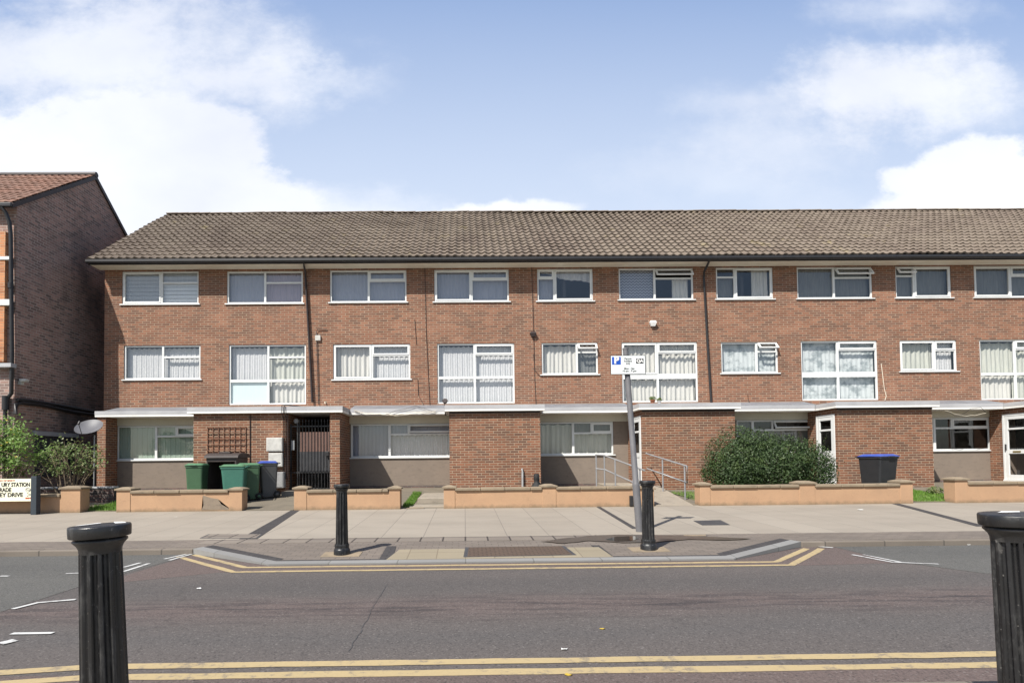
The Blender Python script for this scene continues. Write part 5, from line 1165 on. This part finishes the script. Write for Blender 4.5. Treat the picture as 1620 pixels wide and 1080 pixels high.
# satellite dish on a thin pole
dx = P(149, 740, 16.2).x; dzt = P(149, 688, 16.2).z; t = thing('satellite_dish', (dx, 16.2, gz(16.2)), 'grey satellite dish on a thin pole beside the left brick pier', 'satellite dish')
obj('pole', MB().tube([(dx, 16.2, gz(16.2)), (dx, 16.2, dzt)], .018, 8), MAT['galv'], t)
Rr = .36; prof = [(.001, 0)]+[(Rr*q/8, .10*(q/8)**2) for q in range(1, 9)]; vs_ = []; n = 36
D = MB()
for sgn in (0, .012):
    vs_ = []; fs = []
    for i, (r, z) in enumerate(prof):
        for k in range(n): a_ = 2*math.pi*k/n; vs_.append((r*math.cos(a_), r*math.sin(a_), z-sgn))
    for i in range(len(prof)-1):
        for k in range(n): fs.append((i*n+k, i*n+(k+1) % n, (i+1)*n+(k+1) % n, (i+1)*n+k))
    D.add(vs_, fs, True)
dc = P(142, 679, 16.15)
Md = Matrix.Translation((dc.x, 16.15, dc.z)) @ Matrix.Rotation(R(6), 4, 'Y') @ Matrix.Rotation(R(38), 4, 'X')
D.xform(Md); obj('dish_bowl', D, MAT['dish'], t)
tip = Md @ Vector((0, -.30, .42)); q0 = Md @ Vector((0, -.34, .06))
obj('feed_arm', MB().tube([q0, tip], .010, 6), MAT['gutter'], t); obj('receiver', MB().tube([tip-Vector((0,0,.03)), tip+Vector((0,.05,.05))], .03, 10), MAT['gutter'], t)
obj('bracket', MB().tube([(dx, 16.2, dzt-.03), Md @ Vector((0, 0, -.02))], .016, 6), MAT['gutter'], t)

# ================================================================ RAMP, STEPS, HANDRAILS
ra = P(1037, 790, WY).x+.02; rb = P(1099, 790, WY).x-.02
def rz(y): return pz(WY)+.012 + max(0, min(1, (y-WY)/3.9))*(gz(18)+.12-pz(WY))
pl_ = [(ra, WY+.02), (rb, WY+.02), (po[2][0]+.45, PY_-.06), (po[2][0]-.02, PY_-.06), (po[2][0]-.02, FY-.02), (po[2][0]-1.1, FY-.02), (po[2][0]-1.1, PY_-.3)]
bm = bmesh.new(); vv = [bm.verts.new((x, y, rz(y))) for x, y in pl_]; vb = [bm.verts.new((x, y, .1)) for x, y in pl_]
f_ = bm.faces.new(vv)
for i in range(len(pl_)): j = (i+1) % len(pl_); bm.faces.new((vb[i], vb[j], vv[j], vv[i]))
bmesh.ops.triangulate(bm, faces=[f_]); struct('concrete_ramp', MB().frombm(bm), MAT['concrete'])
sa = P(655, 780, 15).x; m = MB(); s0x, s1x = P(645, 795, WY+.4).x, P(701, 795, WY+.4).x
m.box(s0x+.05, s1x+.3, WY+.25, WY+1.1, 0, gz(WY+.3)+.03, .02); m.box(P(662,780,15).x, s1x+.3, WY+1.1, 17.0, 0, gz(15)+.12, .02); struct('concrete_path', m, MAT['concrete'])
a, b = P(388, 800, WY).x+.02, P(465, 800, WY).x-.02
struct('concrete_path', MB().hull([(a,WY+.0,0),(b,WY+.0,0),(b,PY_-.6,0),(a-1.2,PY_-.6,0)], [(a,WY,pz(WY)+.012),(b,WY,pz(WY)+.012),(b,PY_-.6,gz(PY_-.6)+.012),(a-1.2,PY_-.6,gz(PY_-.6)+.012)]), MAT['soil'])
def rail(pts_list, label, posts):
    t = thing('handrail', tuple(pts_list[0][0]), label, 'handrail', 'galvanised handrails either side of the ramp')
    for pts in pts_list: obj('rail', MB().tube(pts, .022, 10), MAT['galv'], t)
    for a_, b_ in posts: obj('post', MB().tube([a_, b_], .022, 10), MAT['galv'], t)
def hpt(px, py, Y): return Vector(P(px, py, Y))
A = hpt(1022, 717, 17.0); B = hpt(1087, 737, 14.7); C_ = hpt(1024, 741, 17.0); D_ = hpt(1087, 763, 14.7)
tp = hpt(1048, 726.5, 16.0); bt = Vector((tp.x, tp.y, rz(16)-.2)); tp2 = hpt(1083, 736.5, 14.83); bt2 = Vector((tp2.x, tp2.y, gz(14.8)-.1))
rail([[A, B, D_, C_]], 'galvanised handrail on the right side of the ramp, before the bush', [(tp, bt), (tp2, bt2)])
A = hpt(942, 719, 17.2); A2 = hpt(956, 720, 17.0); B = hpt(1020, 744, 14.5); C_ = hpt(943, 741, 17.2); C2 = hpt(957, 742.5, 17.0); D_ = hpt(1020, 771, 14.5)
ps_ = []
for px, py, Y in ((943,719,17.2), (956,720,17.0), (973,726,16.2), (1012,741,14.8)): q = hpt(px, py, Y); ps_.append((q, Vector((q.x, q.y, gz(Y)-.1))))
rail([[A, A2, B], [C_, C2, D_]], 'galvanised handrail on the left side of the ramp, behind the wall', ps_)

# ================================================================ PLANTS
def leaves(mb, rnd, lumps, n, size, flat=.5, shell=.0, aspect=.55, upbias=0.3):
    wts = [a_[3]*a_[4]*a_[5] for a_ in lumps]; tot = sum(wts)
    for i in range(n):
        r_ = rnd.uniform(0, tot); k = 0
        while r_ > wts[k]: r_ -= wts[k]; k += 1
        cx, cy, cz, rx, ry, rz_ = lumps[k]
        while True:
            v = Vector((rnd.uniform(-1,1), rnd.uniform(-1,1), rnd.uniform(-1,1)))
            if v.length <= 1 and v.length > shell: break
        nz_ = mnoise.noise(Vector((cx+v.x*rx, cy+v.y*ry, cz+v.z*rz_))*3.1)
        p = Vector((cx+v.x*rx*(1+nz_*.18), cy+v.y*ry*(1+nz_*.18), cz+v.z*rz_*(1+nz_*.18)))
        nrm = (v.normalized()+Vector((rnd.gauss(0,.6), rnd.gauss(0,.6), rnd.gauss(0,.6)+upbias))).normalized()
        a_ = nrm.cross(Vector((rnd.gauss(0,1), rnd.gauss(0,1), rnd.gauss(0,1)))).normalized(); b_ = nrm.cross(a_)
        s = size*rnd.uniform(.6, 1.35); L = a_*s; W_ = b_*s*aspect
        mb.add([p-L, p+W_*.9+nrm*s*.12, p+L, p-W_*.9+nrm*s*.12], [(0,1,2,3)])
    return mb
# big evergreen bush
Yb = 15.3; bx0, bx1 = P(1112, 740, Yb).x, P(1318, 740, Yb).x; zb = gz(Yb); bt_ = P(1180, 676, Yb).z
t = thing('evergreen_bush', ((bx0+bx1)/2, Yb, zb), 'big rounded dark green bush behind the orange wall', 'bush')
w = bx1-bx0; rnd = random.Random(11)
lump = [(bx0+w*.50, Yb, zb+.75, w*.46, .85, .80), (bx0+w*.28, Yb, zb+1.0, w*.26, .75, bt_-zb-1.0+.02), (bx0+w*.42, Yb+.1, zb+1.05, w*.24, .75, bt_-zb-1.08), (bx0+w*.62, Yb, zb+.98, w*.26, .75, bt_-zb-1.22), (bx0+w*.80, Yb, zb+.80, w*.20, .7, .78), (bx0+w*.17, Yb, zb+.68, w*.18, .65, .62), (bx0+w*.88, Yb, zb+.55, w*.13, .55, .55)]
mb = MB(); leaves(mb, rnd, lump, 46000, .029, shell=.6)
for _ in range(130):                             # shoots that break the outline
    k = rnd.choice(lump); th = rnd.uniform(0, 3.14); p = Vector((k[0]+math.cos(th)*k[3]*.95, k[1]+rnd.uniform(-.4,.4), k[2]+math.sin(th)*k[5]*.95)); d = Vector((math.cos(th)*.5+rnd.gauss(0,.3), rnd.gauss(0,.3), 1)).normalized()
    for q in range(rnd.randint(3, 7)):
        pp_ = p+d*.035*q; a_ = Vector((rnd.gauss(0,1), rnd.gauss(0,1), rnd.gauss(0,.5))).normalized()*.033; b_ = d.cross(a_).normalized()*.015; mb.add([pp_, pp_+a_*.5+b_, pp_+a_, pp_+a_*.5-b_], [(0,1,2,3)])
obj('foliage', mb, MAT['leafdark'], t)
m = MB()
for _ in range(60):
    x = bx0+w*rnd.uniform(.12, .9); m.tube([(bx0+w*.5+(x-bx0-w*.5)*.4, Yb+rnd.uniform(-.2,.2), zb), ((x+bx0+w*.5)/2, Yb+rnd.uniform(-.35,.35), zb+.55), (x, Yb+rnd.uniform(-.5,.5), zb+rnd.uniform(.9,1.4))], .012, 5, radii=[.02,.012,.004])
obj('stems', m, MAT['twig'], t)
# rose bushes at the left
def rose(px0, px1, pyt, Y, label, nl, mat, seed, sparse=False, flowers=0):
    rnd = random.Random(seed); x0, x1 = P(px0, 720, Y).x, P(px1, 720, Y).x; zb_ = gz(Y); zt_ = P((px0+px1)/2, pyt, Y).z; w_ = x1-x0; xc_ = (x0+x1)/2+w_*(.0)
    t = thing('rose_bush', (xc_, Y, zb_), label, 'bush'); st = MB(); lv = MB(); tips = []
    n = 26 if sparse else 30
    for i in range(n):
        a_ = (i+rnd.uniform(-.4,.4))/n*2-1; h = zt_-zb_; ex = xc_+a_*w_*.5; ez = zb_+h*(1-.38*abs(a_)**1.6)*rnd.uniform(.72, 1.0)
        ey = Y+rnd.uniform(-.4,.4); p0 = Vector((xc_+a_*.15, Y+rnd.uniform(-.08,.08), zb_)); p3 = Vector((ex, ey, ez)); mid_ = p0.lerp(p3, .5)+Vector((rnd.gauss(0,.05), rnd.gauss(0,.05), h*.10)); p1 = p0.lerp(mid_, .5)+Vector((rnd.gauss(0,.03), 0, .03)); p2 = mid_.lerp(p3, .5)+Vector((rnd.gauss(0,.03), 0, .05))
        path = [p0, p1, mid_, p2, p3]; st.tube(path, .01, 5, radii=[.017,.013,.010,.007,.004])
        for q in range(4):
            s = rnd.uniform(.35, .98); k = min(3, int(s*4)); bp = path[k].lerp(path[k+1], s*4-k); e = bp+Vector((rnd.gauss(0,.16), rnd.gauss(0,.16), rnd.uniform(.02,.25))); st.tube([bp, bp.lerp(e,.5)+Vector((0,0,.03)), e], .005, 4, radii=[.007,.005,.003]); tips.append(e)
        tips.append(p3)
    tips_ = [p for p in tips if p.z > zb_+(zt_-zb_)*(.45 if sparse else .22)]
    for i in range(nl):
        c = rnd.choice(tips_); p = c+Vector((rnd.gauss(0,.085), rnd.gauss(0,.085), rnd.gauss(0,.075))); nrm = Vector((rnd.gauss(0,.6), rnd.gauss(0,.6)-.3, rnd.gauss(0,.4)+.8)).normalized()
        a_ = nrm.cross(Vector((rnd.gauss(0,1), rnd.gauss(0,1), rnd.gauss(0,1)))).normalized(); b_ = nrm.cross(a_); s = rnd.uniform(.026, .046); lv.add([p-a_*s, p+b_*s*.6, p+a_*s, p-b_*s*.6], [(0,1,2,3)])
    obj('stems', st, MAT['twig'], t); obj('foliage', lv, MAT[mat], t)
    if flowers:
        f = MB()
        for _ in range(flowers):
            c = rnd.choice(tips_)+Vector((rnd.gauss(0,.05), -.1+rnd.gauss(0,.05), rnd.gauss(0,.05)))
            for q in range(6): a_ = Vector((math.cos(q*1.05), math.sin(q*1.05)*.6, .5+.3*math.sin(q)))*.028; b_ = Vector((-a_.y, a_.x, 0)); f.add([c, c+a_+b_*.5, c+a_*1.3, c+a_-b_*.5], [(0,1,2,3)])
        obj('flowers', f, MAT['petal'], t)
rose(-60, 62, 655, 14.6, 'leafy rose bush with yellow flowers behind the street name sign', 4600, 'leafrose', 21, flowers=34)
rose(66, 158, 687, 14.8, 'open twiggy rose bush right of the leafier one, before the dish', 1300, 'leafthin', 22, sparse=True)
# potted plants on the canopy
for px, py, s, lb in ((1032.5, 634, 1.0, 'small plant in a terracotta pot on the canopy behind the parking sign'), (1043, 634, .8, 'tiny seedling pot right of the terracotta pot on the canopy')):
    p = P(px, py, CYP+.25); x, y, z = p.x, CYP+.25, ZC2
    t = thing('plant_pot', (x, y, z), lb, 'plant pot'); h = .13*s; obj('pot', MB().lathe(x, y, [(.05*s, z), (.075*s, z+h*.85), (.085*s, z+h*.86), (.085*s, z+h)], 16), MAT['terracotta' if s == 1 else 'white'], t)
    mb = MB(); leaves(mb, random.Random(int(px)), [(x, y, z+h+.05*s, .11*s, .09*s, .07*s)], 160, .022); obj('foliage', mb, MAT['leafthin'], t)
# tied black sack in front of the blank porch
x = P(849, 760, 16.6).x; zz = gz(16.6); t = obj('rubbish_sack', MB().lathe(x, 16.6, [(.14, zz), (.19, zz+.06), (.18, zz+.2), (.10, zz+.32), (.07, zz+.36), (.085, zz+.42), (.08, zz+.58), (.03, zz+.6)], 18, rf=lambda i, k, r: r*(1+.10*math.sin(k*1.7+i))), MAT['rubber'], origin=(x, 16.6, zz)); tag(t, 'tied black sack upright against the blank brick porch', 'sack')
x = P(999, 790, WY-.06).x; z = P(999, 790, WY).z; t = obj('junction_box', MB().box(x-.04, x+.04, WY-.08, WY-.002, pz(WY)+.02, pz(WY)+.27, .01), MAT['gutter'], origin=(x, WY, pz(WY))); tag(t, 'small black box on the wall foot left of the sign pole', 'box')
# weeds at the foot of the recess front
for px0, px1, lb in ((985, 1000, 'small weeds growing behind the wall by the left handrail'), (1480, 1497, 'pale weeds beside the wall pier at the right gap')):
    x0, x1 = P(px0,760,15).x, P(px1,760,15).x; mb = MB(); leaves(mb, random.Random(px0), [((x0+x1)/2, 15.2, gz(15.2)+.12, (x1-x0)*.8, .15, .14)], 260, .03); o = obj('weed', mb, MAT['leafthin'], origin=((x0+x1)/2, 15.2, gz(15.2))); tag(o, lb, 'weed', kind='thing')

# ================================================================ COVERS, LEAVES, LITTER
def cover(name, pxs, label, mat='iron', up=.006, f=pz, cat='inspection cover', frame=True, grp='small covers set in the far pavement'):
    g = [G(x, y, .03) for x, y in pxs]; c = sum((Vector((q.x, q.y, 0)) for q in g), Vector())/len(g)
    t = thing(name, (c.x, c.y, f(c.y)), label, cat, grp)
    def sc(q, s): return (c.x+(q.x-c.x)*s, c.y+(q.y-c.y)*s)
    def slab_(s, u): return MB().hull([(*sc(q, s), f(sc(q, s)[1])-.03) for q in g], [(*sc(q, s), f(sc(q, s)[1])+u) for q in g])
    if frame: obj('frame', slab_(1, up), MAT['galv' if mat == 'slab' else 'gatesheet_grey'], t); obj('lid', slab_(.93, up+.002), MAT[mat], t)
    else: obj('lid', slab_(1, up), MAT[mat], t)
    return t
cover('service_cover', [(733,875),(912,872),(893,862),(736,864)], 'long brown inset cover in the tactile paving', 'tray', .012, bz, grp=None)
cover('service_cover', [(640,812),(672,811.5),(671,809),(648,809.5)], 'small pale rectangular cover near the path opening', 'coping')
cover('service_cover', [(1111,833.5),(1155,833),(1140,826.5),(1097,827.5)], 'grey square cover in the slabs right of the sign shadow', 'gatesheet_grey')
cover('service_cover', [(316,852.5),(408,852.5),(416,847),(330,847)], 'wide stone-filled cover at the left end of the slabs', 'smallslab')
cover('service_cover', [(1080,849),(1119,848.5),(1118,846.5),(1080,847)], 'thin pale cover strip right of the far right bollard', 'coping')
rnd = random.Random(44)
def leaf(px, py, z, label, mat, s=.035, name='fallen_leaf', cat='leaf'):
    g = G(px, py, z); n = 9; pts = []
    for i in range(n): a_ = 2*math.pi*i/n; r = s*(1+.35*math.cos(2*a_)+rnd.uniform(-.15,.15)); pts.append((g.x+r*math.cos(a_), g.y+r*.8*math.sin(a_), z+.006+rnd.uniform(0,.008)))
    b_ = [(x, y, z_-.004) for x, y, z_ in pts]; o = obj(name, MB().hull(b_, pts), MAT[mat], origin=(g.x, g.y, z)); tag(o, label, cat, kind='thing')
leaf(953, 995, RZ, 'small green yellow leaf lying in the middle of the road', 'leafy', .018)
leaf(899, 1068, RZ, 'yellow leaf on the road just below the near double line', 'leafy', .02)
leaf(280, 817.5, pz(12.1)+.0, 'white paper scrap on the slabs above the left bollard', 'white', .06, 'paper_scrap', 'litter')
leaf(1361, 806, pz(13)+.0, 'white paper scrap on the slabs below the black bin', 'white', .055, 'paper_scrap', 'litter')
for q, (px, py) in enumerate([(697,853),(1533,862),(1350,857),(315,931),(928,883),(893,1027)]): leaf(px, py, (pz(8.8) if py < 856 else RZ+.003), ['white fleck on the small brown slabs before the blank porch','white fleck near the kerb at the far right','white fleck in the gutter right of the white arrow line','white fleck on the road right of the left near bollard','white fleck on the kerb beneath the parking sign','white fleck on the road above the near yellow lines'][q], 'white', .018, 'paper_scrap', 'litter')
